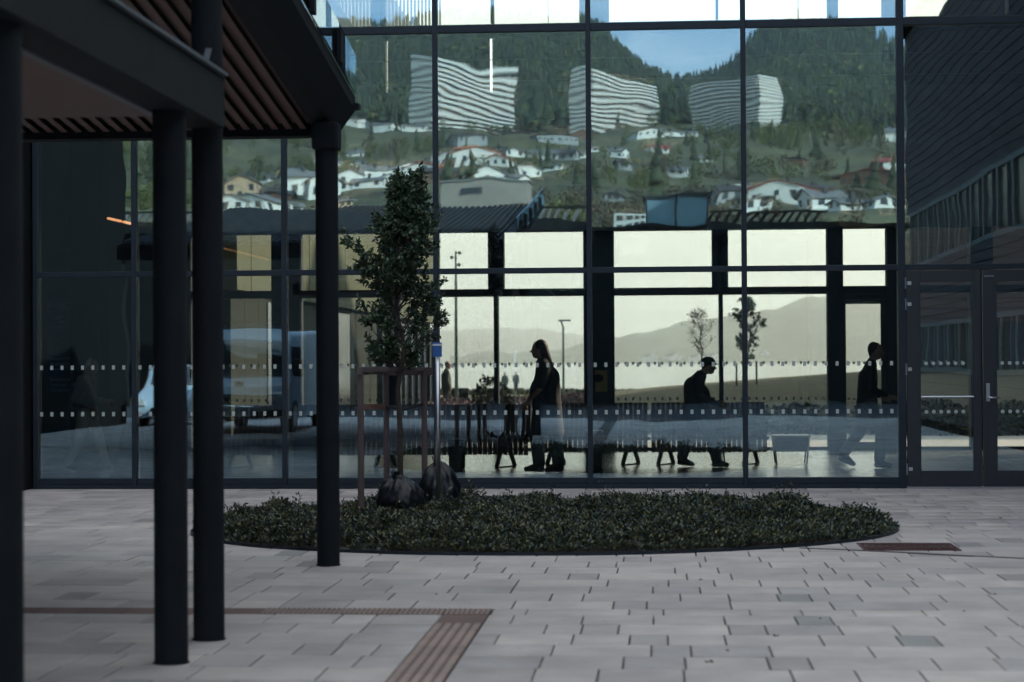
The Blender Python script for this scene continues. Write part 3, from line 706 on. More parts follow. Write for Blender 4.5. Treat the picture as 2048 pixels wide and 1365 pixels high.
# woman, walks to the left
pw = onG(1090, 947)
figure('woman with long dark hair and a black tunic walking left behind the glass', (pw.x, pw.y, .005), R(180), 1.74,
  pose(head=(.065,0,1.585), neck=(.015,0,1.43), chest=(-.03,0,1.22), pelvis=(-.04,0,.9), belly=.05, elL=(.02,.26,1.10), wrL=(.25,.25,.86), elR=(.10,-.26,1.12), wrR=(.24,-.24,.90), shL=(-.02,.18,1.36), shR=(-.01,-.18,1.36),
       hipL=(.02,.09,.88), knL=(.10,.09,.48), anL=(.07,.09,.10), toeL=(.235,.10,.055), hipR=(-.04,-.09,.88), knR=(-.13,-.09,.48), anR=(-.17,-.09,.09), toeR=(-.02,-.10,.035)),
  (black_c, jean, shoe_m), 'long', coat=(.42,.0,True), bulk=1.34)
pm_ = onG(1402, 935)
figure('stooped elderly man in a dark flat cap and navy jacket walking right with a cane', (pm_.x, pm_.y, .005), 0, 1.62,
  pose(head=(.12,0,1.46), neck=(.0,0,1.34), chest=(-.09,0,1.16), pelvis=(-.08,0,.88), nod=.12, belly=.08, shL=(-.05,.17,1.28), elL=(-.04,.25,1.02), wrL=(.2,.22,.95), shR=(-.05,-.17,1.28), elR=(-.02,-.25,1.02), wrR=(.27,-.24,.90),
       hipL=(-.10,.09,.85), knL=(-.16,.09,.46), anL=(-.27,.09,.11), toeL=(-.12,.10,.035), hipR=(-.04,-.09,.85), knR=(.14,-.09,.47), anR=(.22,-.09,.085), toeR=(.375,-.10,.035)),
  (navy_c, jean, shoe_m), 'short', coat=(.22,-.02,False), hat=True, cane=True, bulk=1.25)
pm_ = onG(1738, 937)
figure('man in a dark knee length coat striding right beside the rear door', (pm_.x, pm_.y, .005), 0, 1.68,
  pose(head=(.10,0,1.60), neck=(.04,0,1.45), chest=(.0,0,1.24), pelvis=(-.02,0,.92), shL=(.02,.17,1.36), elL=(-.04,.25,1.10), wrL=(.18,.23,.98), shR=(.02,-.17,1.36), elR=(.0,-.25,1.08), wrR=(.22,-.22,1.0),
       hipL=(-.03,.09,.88), knL=(-.12,.09,.48), anL=(-.33,.09,.17), toeL=(-.20,.10,.05), hipR=(.0,-.09,.88), knR=(.16,-.09,.48), anR=(.13,-.09,.09), toeR=(.27,-.10,.035)),
  (black_c, jean, shoe_m), 'short', coat=(.38,.0,False), bulk=1.08)
pm_ = onG(175, 945)
figure('white haired person in pale trousers walking right at the far left of the hall', (pm_.x, pm_.y, .005), R(-12), 1.56,
  pose(head=(.07,0,1.56), nod=.1, neck=(-.02,0,1.42), chest=(-.06,0,1.24), pelvis=(-.03,0,.9), wrL=(.18,.2,1.05), elL=(-.06,.25,1.06), elR=(-.10,-.25,1.06), wrR=(.12,-.23,.98),
       knL=(.14,.09,.49), anL=(.24,.09,.09), toeL=(.39,.10,.035), knR=(-.08,-.09,.47), anR=(-.27,-.09,.12), toeR=(-.13,-.10,.035)),
  (cloth('grey cardigan', (.2,.22,.22)), cloth('pale trousers', (.6,.58,.5)), cloth('light shoe', (.3,.3,.3))), 'short', grey=True, bulk=1.05)
# ---------------- seaward side ----------------
def gz(d): return -max(0.0, (d-33))*.0082 + .0
grass_m = mat('grass', (.045,.062,.025), .95, var=.4, scale=.8, coord='World', bump=.6, bscale=30)
path_m = mat('path gravel', (.30,.27,.21), .95, var=.12, scale=2, coord='World')
# land sheet falling gently to the shore, water beyond
v, f = [], []
ys = [YR+.1, 45, 60, 80, 110, 140, 160, 166, 172]; xs = np.linspace(-160, 160, 41)
for yv in ys:
    for xv in xs:
        z = gz(yv)-.02 if yv < 165 else (gz(165)-.1-(yv-165)*.55)
        v.append((xv, yv, z))
for i in range(len(ys)-1):
    for j in range(len(xs)-1): a = i*len(xs)+j; f.append((a,a+1,a+len(xs)+1,a+len(xs)))
struct(raw('shore_lawn', v, f, grass_m, smooth=True))
terr = struct(MB().box((-40,YR+.2,-.3),(8,YR+9,-.004)).build('terrace', mat('terrace paving', (.30,.30,.28), .8, var=.1, scale=1.5)))
# path: from lower left to the centre
pp = [onG(760,835,gz(70)), onG(950,815,gz(85)), onG(1000,790,gz(125)), onG(1010,786,gz(150))]
pl = [( -26,42),(-19,58),(-13.5,75),(-8.5,100),(-3,128),(-1,140),(-6,146)]
pr = [(-10,42),(-4,58),(-1.2,75),(.8,95),(2.5,112),(3.5,125),(3,140)]
v, f = [], []
for (a, c) in zip(pl, pr): v += [(a[0],a[1],gz(a[1])+.012),(c[0],c[1],gz(c[1])+.012)]
for i in range(len(pl)-1): f.append((2*i,2*i+1,2*i+3,2*i+2))
struct(raw('path', v, f, path_m))
# water
wm = mat('fjord water', (.03,.05,.055), .12, var=.1, scale=.05, coord='World'); wt = wm.node_tree
bsdf = wt.nodes['Principled BSDF']; g = wt.nodes.new('ShaderNodeNewGeometry'); mp = wt.nodes.new('ShaderNodeMapping'); mp.inputs['Scale'].default_value = (.25,.9,1)
n = wt.nodes.new('ShaderNodeTexNoise'); n.inputs['Scale'].default_value = 1.2; n.inputs['Detail'].default_value = 4
wt.links.new(g.outputs['Position'], mp.inputs[0]); wt.links.new(mp.outputs[0], n.inputs[0]); bp = wt.nodes.new('ShaderNodeBump'); bp.inputs['Strength'].default_value = .5; bp.inputs['Distance'].default_value = .12
wt.links.new(n.outputs[0], bp.inputs['Height']); wt.links.new(bp.outputs[0], bsdf.inputs['Normal'])
struct(raw('water', [(-16000,160,-3.2),(16000,160,-3.2),(16000,14500,-3.2),(-16000,14500,-3.2)], [(0,1,2,3)], wm))
# far hills: (photo x, ridge y) at depth
hill_m = mat('far forest', (.028,.06,.05), .95, var=.5, scale=.009, coord='World', var2=(.085,.115,.085))
def ridge(name, prof, d0, d1, seed, amp):
    xs = np.linspace(prof[0][0], prof[-1][0], 260); yr = np.interp(xs, [p[0] for p in prof], [p[1] for p in prof])
    K = 22; v = []
    for k in range(K+1):
        q = k/K; d = d0+(d1-d0)*q
        for i, x in enumerate(xs):
            top = P(x, yr[i], d1).z; z = -4 + (top+4)*(1-(1-q)**1.7)
            p = P(x, 700, d); nn = (noise2(p.x, p.y, 330, seed)-.5)*amp*1.6+(noise2(p.x, p.y, 95, seed+1)-.5)*amp
            v.append((p.x, p.y, z + float(nn)*(q**.3)*(1 if k else 0)))
    f = [(k*260+i, k*260+i+1, (k+1)*260+i+1, (k+1)*260+i) for k in range(K) for i in range(259)]
    return struct(raw(name, v, f, hill_m, smooth=False))
ridge('hill', [(-900,705),(300,700),(700,690),(860,668),(1000,656),(1090,662),(1200,680),(1400,690),(3200,700)], 13500, 18000, 3, 40)
ridge('hill', [(900,728),(1060,716),(1170,702),(1230,688),(1330,668),(1400,655),(1470,640),(1540,632),(1600,616),(1660,606),(1720,604),(1800,612),(1950,640),(2300,660),(3400,650)], 5200, 8000, 9, 42)
# far shore houses
white_m = mat('white house paint', (.75,.74,.70), .7, var=.05); roof_d = mat('dark roof', (.05,.05,.055), .8, var=.2); win_m = mat('window dark', (.03,.04,.05), .2, var=.05)
def house(loc, rz, wd, dp, ht, wall_m, roof_m, label, group, rh=None, far=False):
    t = lthing('house', label, 'house', loc, group, rz); rh = rh or wd*.28
    MB().box((-wd/2,-dp/2,-6),(wd/2,dp/2,ht)).prism([(-wd/2,ht),(wd/2,ht),(0,ht+rh*.98)], -dp/2+.01, dp/2-.01).build('wall', wall_m, t)
    e = .5
    MB().prism([(-wd/2-e,ht-e*.6),(0,ht+rh),(0,ht+rh+.22),(-wd/2-e,ht-e*.6+.22)], -dp/2-e, dp/2+e).prism([(wd/2+e,ht-e*.6+.22),(0.001,ht+rh+.22),(0.001,ht+rh),(wd/2+e,ht-e*.6)], -dp/2-e, dp/2+e).build('roof', roof_m, t)
    if not far:
        nf = max(1, int(ht//2.7))
        for k in range(nf):
            for xw in np.linspace(-wd/2+1.3, wd/2-1.3, max(2,int(wd//2.6))):
                for sy in (-1, 1):
                    o = MB().box((xw-.55,sy*(dp/2+.03)-.04,k*2.7+.9),(xw+.55,sy*(dp/2+.03)+.04,k*2.7+2.2)).build('window', win_m, t)
            for yw in np.linspace(-dp/2+1.5, dp/2-1.5, 2):
                for sx in (-1,1): MB().box((sx*(wd/2+.03)-.04,yw-.55,k*2.7+.9),(sx*(wd/2+.03)+.04,yw+.55,k*2.7+2.2)).build('window', win_m, t)
        MB().box((wd*.12,-.4,ht+rh*.4),(wd*.12+.7,.3,ht+rh+.8)).build('chimney', roof_d, t)
    return t
for i, (x, y, d) in enumerate(((1300,723,1560),(1345,722,1580),(1395,724,1550),(1425,722,1570),(1530,716,1640),(1085,724,4300),(1125,705,4600),(1575,715,1700))):
    d *= 3.35; p = P(x, y+1.5, d); house((p.x,p.y,p.z), random.random(), 30, 40, 14, white_m, roof_d, 'tiny pale house on the far shore of the fjord, %s from the left' % ['third','fourth','fifth','sixth','seventh','first','second','eighth'][i], 'far shore houses', far=True)
# smoke plume as low cloud of small wisps? kept as one soft volume
# flower bed of heather
def leaves(cent, nrm, size, asp=.45, fold=.25, rs=RS):
    """leaf quads (two triangles folded) at cent (n,3) with direction nrm (n,3)"""
    n = len(cent); d = nrm/np.linalg.norm(nrm, axis=1, keepdims=True); a = np.cross(d, rs.normal(size=(n,3))); a /= np.linalg.norm(a, axis=1, keepdims=True); u = np.cross(d, a)
    s = size.reshape(-1,1) if hasattr(size, 'reshape') else size
    v = np.empty((n,4,3)); v[:,0] = cent; v[:,1] = cent+d*s*.5+a*s*asp+u*s*fold; v[:,2] = cent+d*s; v[:,3] = cent+d*s*.5-a*s*asp+u*s*fold
    f = np.empty((n,2,3), int); k = np.arange(n)*4; f[:,0] = np.stack([k,k+1,k+2],1); f[:,1] = np.stack([k,k+2,k+3],1)
    return v.reshape(-1,3), f.reshape(-1,3)
def leafmat(name, c, c2, rough=.45, tr=.15):
    m = mat(name, c, rough, var=0); t = m.node_tree; b = t.nodes['Principled BSDF']
    for l in list(b.inputs['Base Color'].links): t.links.remove(l)
    g = t.nodes.new('ShaderNodeNewGeometry'); r = t.nodes.new('ShaderNodeValToRGB'); t.links.new(g.outputs['Random Per Island'], r.inputs[0])
    r.color_ramp.elements[0].color = (*c,1); r.color_ramp.elements[1].color = (*c2,1); e = r.color_ramp.elements.new(.55); e.color = (*[(a+b_)/2*.8 for a,b_ in zip(c,c2)],1)
    t.links.new(r.outputs[0], b.inputs['Base Color']); return m
heath = leafmat('heather bloom', (.13,.08,.09), (.30,.22,.235), .9); bushm = leafmat('shrub leaf', (.02,.03,.014), (.07,.08,.03), .6)
def clump(name, cx_, cy_, z, rx, ry, h, n, size, m, label, cat, group=None, kind='stuff', seed=0):
    rs = np.random.RandomState(seed+5); a = rs.rand(n)*6.283; r = np.sqrt(rs.rand(n)); zz = rs.rand(n)**.7
    x = cx_+rx*r*np.cos(a); y = cy_+ry*r*np.sin(a); hh = h*(.55+.9*noise2(x, y, .7, seed))*np.sqrt(np.clip(1-r**4,.05,1)); c = np.stack([x, y, z+hh*zz], 1)
    v, f = leaves(c, rs.normal(size=(n,3))+np.array([0,0,.7]), size*(.6+.8*rs.rand(n)), rs=rs)
    return tag(raw(name, v, f, m, kind=kind), label, cat, group)
fb = P(1015, 815, 62)
clump('heather', XF(1000,60), 60, gz(60), 2.9, 2.2, .55, 9000, .07, heath, 'bed of pinkish heather beside the path outside the windows', 'flower bed', seed=1)
clump('heather', XF(1130,52), 52, gz(52), .9, 1.5, .62, 4000, .07, heath, 'small patch of pink heather outside, behind the woman', 'flower bed', seed=2)
clump('shrub', XF(985,48), 48, gz(48), .55, .4, .95, 1200, .08, bushm, 'small leafy shrub outside beside the thin window post', 'shrub', seed=3)
clump('grass_tufts', XF(1000,150), 151, gz(151), 14, 2.5, .22, 9000, .22, bushm, 'rough grass along the water edge beyond the path', 'grass', seed=4)
clump('grass_tufts', XF(1175,115), 118, gz(118)-.1, 6.5, 8, .16, 7000, .14, bushm, 'grassy verge right of the path by the lamp post', 'grass', seed=5)
# low mound at right with rough grass, hedge row in front
v = []; f = []; NX, NY = 60, 24
for j in range(NY+1):
    for i in range(NX+1):
        x = -6.5+ i/NX*50; y = 46+j/NY*60
        h = float(np.interp(x, [-6.5,-4,-1.6,2.4,9,20,44], [0,.35,.72,1.08,1.52,1.9,2.0]))*math.sin(math.pi*min(1,max(0,j/NY))**.8)**.6 if 0 < j < NY else 0
        v.append((x, y, gz(y)-.06+h+.08*float(noise2(x,y,1.5,7))*(0<j<NY)))
for j in range(NY):
    for i in range(NX): a = j*(NX+1)+i; f.append((a,a+1,a+NX+2,a+NX+1))
mound_m = mat('mound earth', (.06,.045,.03), .95, var=.35, scale=1.2, coord='World', var2=(.05,.06,.025), bump=.8, bscale=20)
struct(raw('grass_mound', v, f, mound_m, smooth=True))
clump('hedge', XF(1620,41), 41, 0, 3.8, 1.3, .42, 14000, .09, bushm, 'low dark hedge outside the windows behind the last bench', 'hedge', seed=8)
clump('hedge', XF(1990,40), 40, 0, 2.7, 1.2, .55, 12000, .09, bushm, 'low dark hedge seen through the entrance doors', 'hedge', seed=9)
# lamp posts
lp_m = mat('green lamp post', (.02,.05,.04), .5)
d_ = 110; a = P(1127,778,d_); zt = P(1127,643,d_).z; t = thing('street_lamp', 'short lamp post with a flat arm beside the shore path', 'street lamp', (a.x,a.y,gz(a.y)))
MB().tube([(a.x,a.y,gz(a.y)),(a.x,a.y,zt-.3),(a.x-.12,a.y,zt)], [.075,.055,.05], 8).build('pole', lp_m, t)
MB().box((a.x-.28,a.y-.15,zt),(a.x+.42,a.y+.15,zt+.09)).build('lamp_head', lp_m, t)
d_ = 92; a = P(913,790,d_); zt = P(913,503,d_).z; t = thing('street_lamp', 'tall light mast with three small round heads left of the window post', 'street lamp', (a.x,a.y,gz(a.y)))
MB().tube([(a.x,a.y,gz(a.y)),(a.x,a.y,3.4),(a.x,a.y,zt)], [.09,.07,.045], 8).build('pole', lp_m, t)
for (dx, y_) in ((-.16,515),(.15,506),(.13,530)):
    z = P(913,y_,d_).z; b = MB(); b.tube([(a.x,a.y,z),(a.x+dx,a.y,z)], .02, 6); b.ell((a.x+dx*1.2,a.y,z), (.085,.085,.085), 10, 8); b.build('lamp_head', lp_m, t)
# far people
dark_j = cloth('far jacket', (.05,.06,.055))
for (x, y, h, rz, lab, d) in ((1010,786,1.66,R(95),'person in a dark jacket walking away on the path, left of the pair',150),(1032,781,1.74,R(85),'person with a bag walking away on the path, right of the pair',165),(893,795,1.75,R(20),'person in a dark coat walking outside near the building corner',64)):
    p = P(x, y, d)
    figure(lab, (p.x, p.y, gz(p.y)+.01), rz, h, pose(knL=(.12,.09,.48), anL=(.08,.09,.1), toeL=(.2,.1,.04), knR=(-.08,-.09,.48), anR=(-.2,-.09,.1), toeR=(-.06,-.1,.04)), (dark_j, jean, shoe_m), 'short', coat=(.14,0,False), far=True, bulk=1.2, bag='bag' in lab)
# parked barrow / dark box by the path
t = MB(); p = P(925,795,95); t.box((p.x-.5,p.y-.3,gz(p.y)),(p.x+.3,p.y+.3,gz(p.y)+.75)); tag(t.build('storage_box', dark_m, bevel=.05), 'small dark box standing at the foot of the tall light mast', 'box')
# young trees
bark = mat('bark', (.05,.04,.03), .9, var=.3, scale=30, bump=.5)
def tree(name, loc, H, z0, rad, n, size, label, cat, seed, leafm, sparse=False, group=None, prof=None, nb=60):
    rs = np.random.RandomState(seed); t = thing(name, label, cat, loc, group); X, Y, Z = loc
    tp = [(X+rs.normal()*.012*i, Y+rs.normal()*.01*i, Z+H*i/8) for i in range(9)]
    MB().tube(tp, [.028*(1-i/9.5)+.004 for i in range(9)], 8).build('trunk', bark, t, smooth=True)
    br = MB(); C_, D_ = [], []
    for k in range(nb):
        q = rs.rand()**.85; zb = z0+(H-z0)*q*.97; a = rs.rand()*6.283; pr = prof(q) if prof else (math.sin(math.pi*min(.97,q*.9+.1))**.6)
        ln = rad*pr*(.65+.5*rs.rand()); up = .7+.6*rs.rand()
        i0 = min(7, int(zb/H*8)); bx, by = tp[i0][0], tp[i0][1]
        p0 = np.array([bx, by, Z+zb-ln*.35*up]); p1 = p0+np.array([math.cos(a)*ln, math.sin(a)*ln, ln*up]); pm2 = (p0+p1)/2+np.array([math.cos(a)*ln*.12, math.sin(a)*ln*.12, -ln*.06])
        br.tube([tuple(p0), tuple(pm2), tuple(p1)], [.008,.005,.002], 5, cap=False)
        m = max(1, int(n/nb)); 
        nt_ = 5; tips = [(p0+(p1-p0)*(.35+.65*rs.rand()), rs.normal(size=3)*.6+np.array([math.cos(a),math.sin(a),.5])) for _ in range(nt_)]
        for (tpt, td) in tips:
            td = td/np.linalg.norm(td); tl = rad*.28*(.6+.8*rs.rand()); te = tpt+td*tl
            br.tube([tuple(tpt), tuple(te)], [.003,.0015], 4, cap=False)
            mm = m//nt_; u = rs.rand(mm)**.7; cc = tpt+np.outer(u, te-tpt)+rs.normal(size=(mm,3))*size*.18; C_.append(cc); D_.append(rs.normal(size=(mm,3))*.75+td+np.array([0,0,-.25]))
    br.build('branches', bark, t)
    C_ = np.concatenate(C_); D_ = np.concatenate(D_)
    v, f = leaves(C_, D_, size*(.55+.7*rs.rand(len(C_))), asp=.24, rs=rs)
    raw('crown', v, f, leafm, t, kind='stuff'); return t
leafd = leafmat('tree leaf', (.018,.036,.016), (.055,.085,.035), .4)
p = onG(1405,778); a_ = P(1405,745,62); tree('young_tree', (a_.x,a_.y,gz(62)+.8), 3.0-.55, 1.0, .45, 500, .07, 'thin sparse young tree outside above the elderly man', 'tree', 5, leafd, nb=46)
a_ = P(1493,745,60); tree('young_tree', (a_.x,a_.y,gz(60)+.5), 3.15, 1.2, .36, 4200, .07, 'slender leafy young tree outside behind the third facade mullion', 'tree', 6, leafd)
for (dx, dy, wh) in ((-.3,0,'left'),(.3,0,'right'),(0,.3,'middle')):
    tag(MB().tube([(a_.x+dx,a_.y+dy,gz(60)+.3),(a_.x+dx,a_.y+dy,gz(60)+1.6)], .03, 8).build('tree_stake', bark), wh+' wooden stake of three round the slender young tree outside', 'stake', 'stakes round the outdoor young tree')

# clad building beyond, left
perf = mat('perforated cladding', (.12,.135,.10), .95, spec=.08, var=.06, scale=.7, coord='World'); t_ = perf.node_tree
bsdf = perf.node_tree.nodes['Principled BSDF']; lnk = bsdf.inputs['Base Color'].links[0]; srcs = lnk.from_socket
g = t_.nodes.new('ShaderNodeNewGeometry'); mp = t_.nodes.new('ShaderNodeMapping'); mp.inputs['Scale'].default_value = (0,2.2,3.2); t_.links.new(g.outputs['Position'], mp.inputs[0])
vo = t_.nodes.new('ShaderNodeTexVoronoi'); vo.inputs['Randomness'].default_value = 0; vo.inputs['Scale'].default_value = 1; t_.links.new(mp.outputs[0], vo.inputs['Vector'])
cr = t_.nodes.new('ShaderNodeMath'); cr.operation = 'GREATER_THAN'; cr.inputs[1].default_value = .10; t_.links.new(vo.outputs['Distance'], cr.inputs[0])
mu = t_.nodes.new('ShaderNodeMixRGB'); mu.blend_type = 'MIX'; t_.links.new(cr.outputs[0], mu.inputs[0]); mu.inputs[1].default_value = (.08,.08,.06,1); t_.links.new(srcs, mu.inputs[2]); t_.links.new(mu.outputs[0], bsdf.inputs['Base Color'])
lowp = mat('grey green cladding', (.035,.042,.038), .95, spec=.08, var=.08, scale=.6, coord='World')
WX = -7.25
bb = thing('clad_building', 'neighbouring building clad in pale perforated metal sheets seen through the left windows', 'building', (WX-6,50,0))
MB().box((WX-12,YR+1.2,-1.5),(WX-.3,66,12)).build('wall', lowp, bb)
s_up = s_lo = None
yv = YR+1.2
while yv < 65.5:
    w_ = 1.2
    MB().box((WX-.30,yv+.01,2.75),(WX+random.uniform(-.008,.008),yv+w_-.01,6.7)).build('cladding_panel', perf, bb)
    if yv < 52: MB().box((WX-.30,yv+.01,-.3),(WX-.12+random.uniform(-.008,.008),yv+w_-.01,2.7)).build('cladding_panel', lowp, bb)
    yv += w_
for i in range(8):
    y0 = 53.0+i*1.6; fr = MB(); fr.box((WX-.3,y0,-.2),(WX-.1,y0+.07,2.6)); fr.box((WX-.3,y0+1.5,-.2),(WX-.1,y0+1.57,2.6)); fr.box((WX-.3,y0+.07,2.53),(WX-.1,y0+1.5,2.6)); f_ = fr.build('window', frame_m, bb)
    MB().box((WX-.25,y0+.07,-.2),(WX-.2,y0+1.5,2.53)).build('pane', win_m, f_)
# dark window slots in the near lower wall
for (y0, y1) in ((37.2,38.6),(45,47.2)):
    fr = MB().box((WX-.12,y0,.3),(WX-.09,y1,2.62)).build('window', win_m, bb)
# outside stair with white slatted balustrade, upper left
wslat = mat('white slats', (.72,.74,.72), .5, var=.03)
tsr = thing('outside_stair', 'white slatted outside stair seen high behind the left upper windows', 'stair', (WX+.2,36,6.8))
ya = 36.0
for i in range(46):
    x = XF(560+i*7.2, 37); o = MB().box((x-.018,36.96,6.6),(x+.018,37.04,9.6)).build('baluster', wslat, tsr)
MB().bar((XF(610,36.8),36.8,9.0),(XF(745,36.8),36.8,7.0),.1,.25).build('stringer', wslat, tsr)
MB().bar((XF(830,36.8),36.8,7.9),(XF(872,36.8),36.8,7.0),.08,.12).build('stringer', wslat, tsr)

sw = thing('seaward_building', 'dark boarded building beyond the hall seen through and above the entrance doors', 'building', (XF(1900,60),60,0))
a_, b_, c_ = XF(1806,60), XF(1848,60), XF(1905,60)
MB().prism([(a_,-1),(a_,ZF(160,60,1810)),(b_,ZF(108,60,1848)),(c_,ZF(-5,60,1905)),(c_+6,19),(60,19),(60,-1)], 60, 61.2).prism([(c_+3,-1),(c_+3,12),(60,12),(60,-1)], 61.25, 72).build('wall', dark_m, sw)
wd_ = mat('brown boards', (.05,.034,.03), .8, var=.3, scale=2, stretch=(.2,1,6), coord='World')
for zb in np.arange(.0, 9.3, .3): MB().box((a_+.02,59.95,zb),(26,59.99,zb+.275)).build('board', wd_, sw)
for i_ in range(5):
    x_ = XF(1838,60)+i_*1.25; fr = MB(); z0_, z1_ = 1.15, 2.6
    fr.box((x_,59.90,z0_),(x_+1.15,59.945,z0_+.09)); fr.box((x_,59.90,z1_-.09),(x_+1.15,59.945,z1_)); fr.box((x_,59.90,z0_+.09),(x_+.1,59.945,z1_-.09)); fr.box((x_+1.05,59.90,z0_+.09),(x_+1.15,59.945,z1_-.09))
    f_ = fr.build('window', lowp, sw); MB().box((x_+.1,59.93,z0_+.09),(x_+1.05,59.945,z1_-.09)).build('pane', win_m, f_)
# ---------------- canopies at the left ----------------
red_m = mat('red brown soffit', (.125,.066,.058), .6, var=.12, scale=2)
PXX = -2.38
def post(y, z, parent, r=.082):
    b = MB(); b.lathe((PXX,y,0), [(r,0),(r,z)], 32); o = b.build('post', steel_m, parent, smooth=True)
    md = o.modifiers.new('edge', 'EDGE_SPLIT'); md.split_angle = R(40)
    MB().lathe((PXX,y,0), [(r+.007,.0),(r+.007,.006)], 32).build('base_plate', steel_m, o); return o
ca = thing('canopy', 'high canopy with red brown ribbed underside rising towards the camera at upper left', 'canopy', (PXX,12,0), 'plaza canopies')
AY, BY_, CY_, DY_ = 14.26, 10.42, 9.6, 7.05
post(AY, 3.2, ca); post(BY_, 3.72, ca)
def zc_(y): return 3.175 + (14.61-y)*.142
# ribbed soffit sheet
x = PXX-.10; b = MB(); Y0, Y1 = 6.5, AY+.35
ribs = 0
while x > -8.5:
    r = MB()
    for (xa, xb, dz) in ((x-.052,x,0.0),(x-.104,x-.052,.05)):
        pass
    pr_ = [(x,0),(x-.046,0),(x-.058,.045),(x-.104,.045),(x-.104,.052),(x-.052,.052),(x-.040,.007),(x,.007)]
    n = len(r.v)
    for yv in (Y0, Y1):
        for (a, c) in pr_: r.v.append((a, yv, zc_(yv)+c+.02))
    k = len(pr_); r.f = [tuple(range(k)), tuple(reversed(range(k, 2*k)))] + [(i, k+i, k+(i+1)%k, (i+1)%k) for i in range(k)]; r.mi = [0]*len(r.f)
    r.build('soffit_rib', red_m, ca); x -= .106
# roof plate over it, edge beam and glass strip
def slope_box(xa, xb, ya, yb, za, zb):
    b = MB(); b.v = [(xa,ya,zc_(ya)+za),(xb,ya,zc_(ya)+za),(xb,yb,zc_(yb)+za),(xa,yb,zc_(yb)+za),(xa,ya,zc_(ya)+zb),(xb,ya,zc_(ya)+zb),(xb,yb,zc_(yb)+zb),(xa,yb,zc_(yb)+zb)]
    b.f = [(0,3,2,1),(4,5,6,7),(0,1,5,4),(1,2,6,5),(2,3,7,6),(3,0,4,7)]; b.mi = [0]*6; return b
slope_box(-8.6, PXX+.05, Y0-.05, Y1+.02, .075, .2).build('roof_deck', steel_m, ca)
rr_ = slope_box(-.02, .02, Y0, Y1, .2, .245).build('roof_rib', mat('roof sheet', (.025,.03,.036), .7, spec=.2), ca); rr_.location = (PXX-.1,0,0)
for i_ in range(1, 58):
    o = rr_.copy(); col.objects.link(o); o.parent = ca; o.location = (PXX-.1-i_*.106, 0, 0)
b = MB(); 
for yv in (Y0-.05, Y1+.05):
    for (xa, c) in ((PXX-.13,-.01),(PXX-.13,.24),(PXX+.15,.27),(PXX+.15,.17),(PXX+.02,-.01)): b.v.append((xa, yv, zc_(yv)+c))
b.f = [(0,1,2,3,4),(9,8,7,6,5)]+[(i,5+i,5+(i+1)%5,(i+1)%5) for i in range(5)]; b.mi = [0]*7; b.build('edge_beam', steel_m, ca)
MB().box((PXX-.095,AY-.1,3.0),(PXX+.095,AY+.1,3.2)).build('post_head', steel_m, ca, bevel=.02)
MB().box((PXX-.1,Y1-.06,3.34),(PXX+.19,Y1+.06,3.38)).build('end_cap', steel_m, ca)
slope_box(-8.6, PXX-.10, Y1-.02, Y1+.06, -.03, .2).build('end_beam', steel_m, ca)
gl_strip = glass('upstand glass', .12, (.72,.78,.76), bump=0)
slope_box(PXX+.155, PXX+.167, Y0, Y1-.0, .27, .56).build('upstand_glass', gl_strip, ca)
for yv in (8.0, 9.6, 11.2, 12.6, 13.7): slope_box(PXX+.17, PXX+.20, yv, yv+.10, .26, .48).build('glass_bracket', steel_m, ca)
# near canopy: I-beam on posts C, D
cb_ = thing('canopy', 'lower near canopy carried by a deep dark steel beam at the far left', 'canopy', (PXX,8,0), 'plaza canopies')
post(CY_, 2.70, cb_); post(DY_, 2.70, cb_, .088)
MB().box((PXX-.085,2.0,2.70),(PXX+.115,BY_-.09,2.97)).build('beam', steel_m, cb_, bevel=.006)
MB().box((PXX-.13,2.0,2.694),(PXX-.087,BY_-.30,2.716)).build('lower_flange', mat('lit edge tone', (.075,.088,.105), .5, var=.1), cb_)  # lighter colour paints in the light caught along the beam's edges
MB().box((PXX-.085,2.0,2.972),(PXX+.135,BY_-.09,2.99)).build('upper_flange', MATS['lit edge tone'], cb_)
MB().bar((PXX+.06,BY_-.32,2.995),(PXX+.03,BY_-.085,3.12),.03,.012).build('bracket', MATS['lit edge tone'], cb_)
MB().box((-6.6,2.0,2.745),(PXX-.132,10.15,2.80)).build('soffit', red_m, cb_)
MB().box((-6.6,2.0,2.803),(PXX-.09,10.2,2.93)).build('roof_deck', steel_m, cb_)
# ---------------- wing at right (only met in the reflection) ----------------
wood_d = mat('dark timber', (.026,.019,.019), .8, var=.25, scale=3, stretch=(1,.2,4), coord='World')
fram_l = mat('pale window frame', (.115,.125,.115), .6, var=.05)
tbk = thing('sun_shade_block', 'unseen tall block added behind the boarded wing to shade the plaza', 'building', (21,-2,0))
MB().box((16.4,-34,0),(27,22,18)).build('wall', clad_up, tbk)  # added out of view to keep direct sun off the plaza and canopies
lbd = thing('plaza_side_building', 'plain dark building closing the left side of the plaza outside the picture', 'building', (-15,10,0))
MB().box((-24,-1,0),(-12.75,YG-.4,12.4)).build('wall', dark_m, lbd)
wg = thing('timber_wing', 'dark brown boarded wing with pale framed window bands right of the plaza', 'building', (5.8,11,0))
MB().box((5.86,-1,0),(16,YG-.1,9)).build('wall', dark_m, wg)
MB().box((5.6,-1.2,9),(16.2,YG-.1,9.15)).build('roof', dark_m, wg)
for zb in np.arange(.2, 8.95, .2):
    for (ya, yb) in ((-1.02,11.2),(11.22,YG-.12)):
        if 1.15 < zb+.1 < 2.25 or 3.55 < zb+.1 < 4.85: continue
        MB().box((5.80,ya,zb),(5.858,yb,zb+.178)).build('board', wood_d, wg)
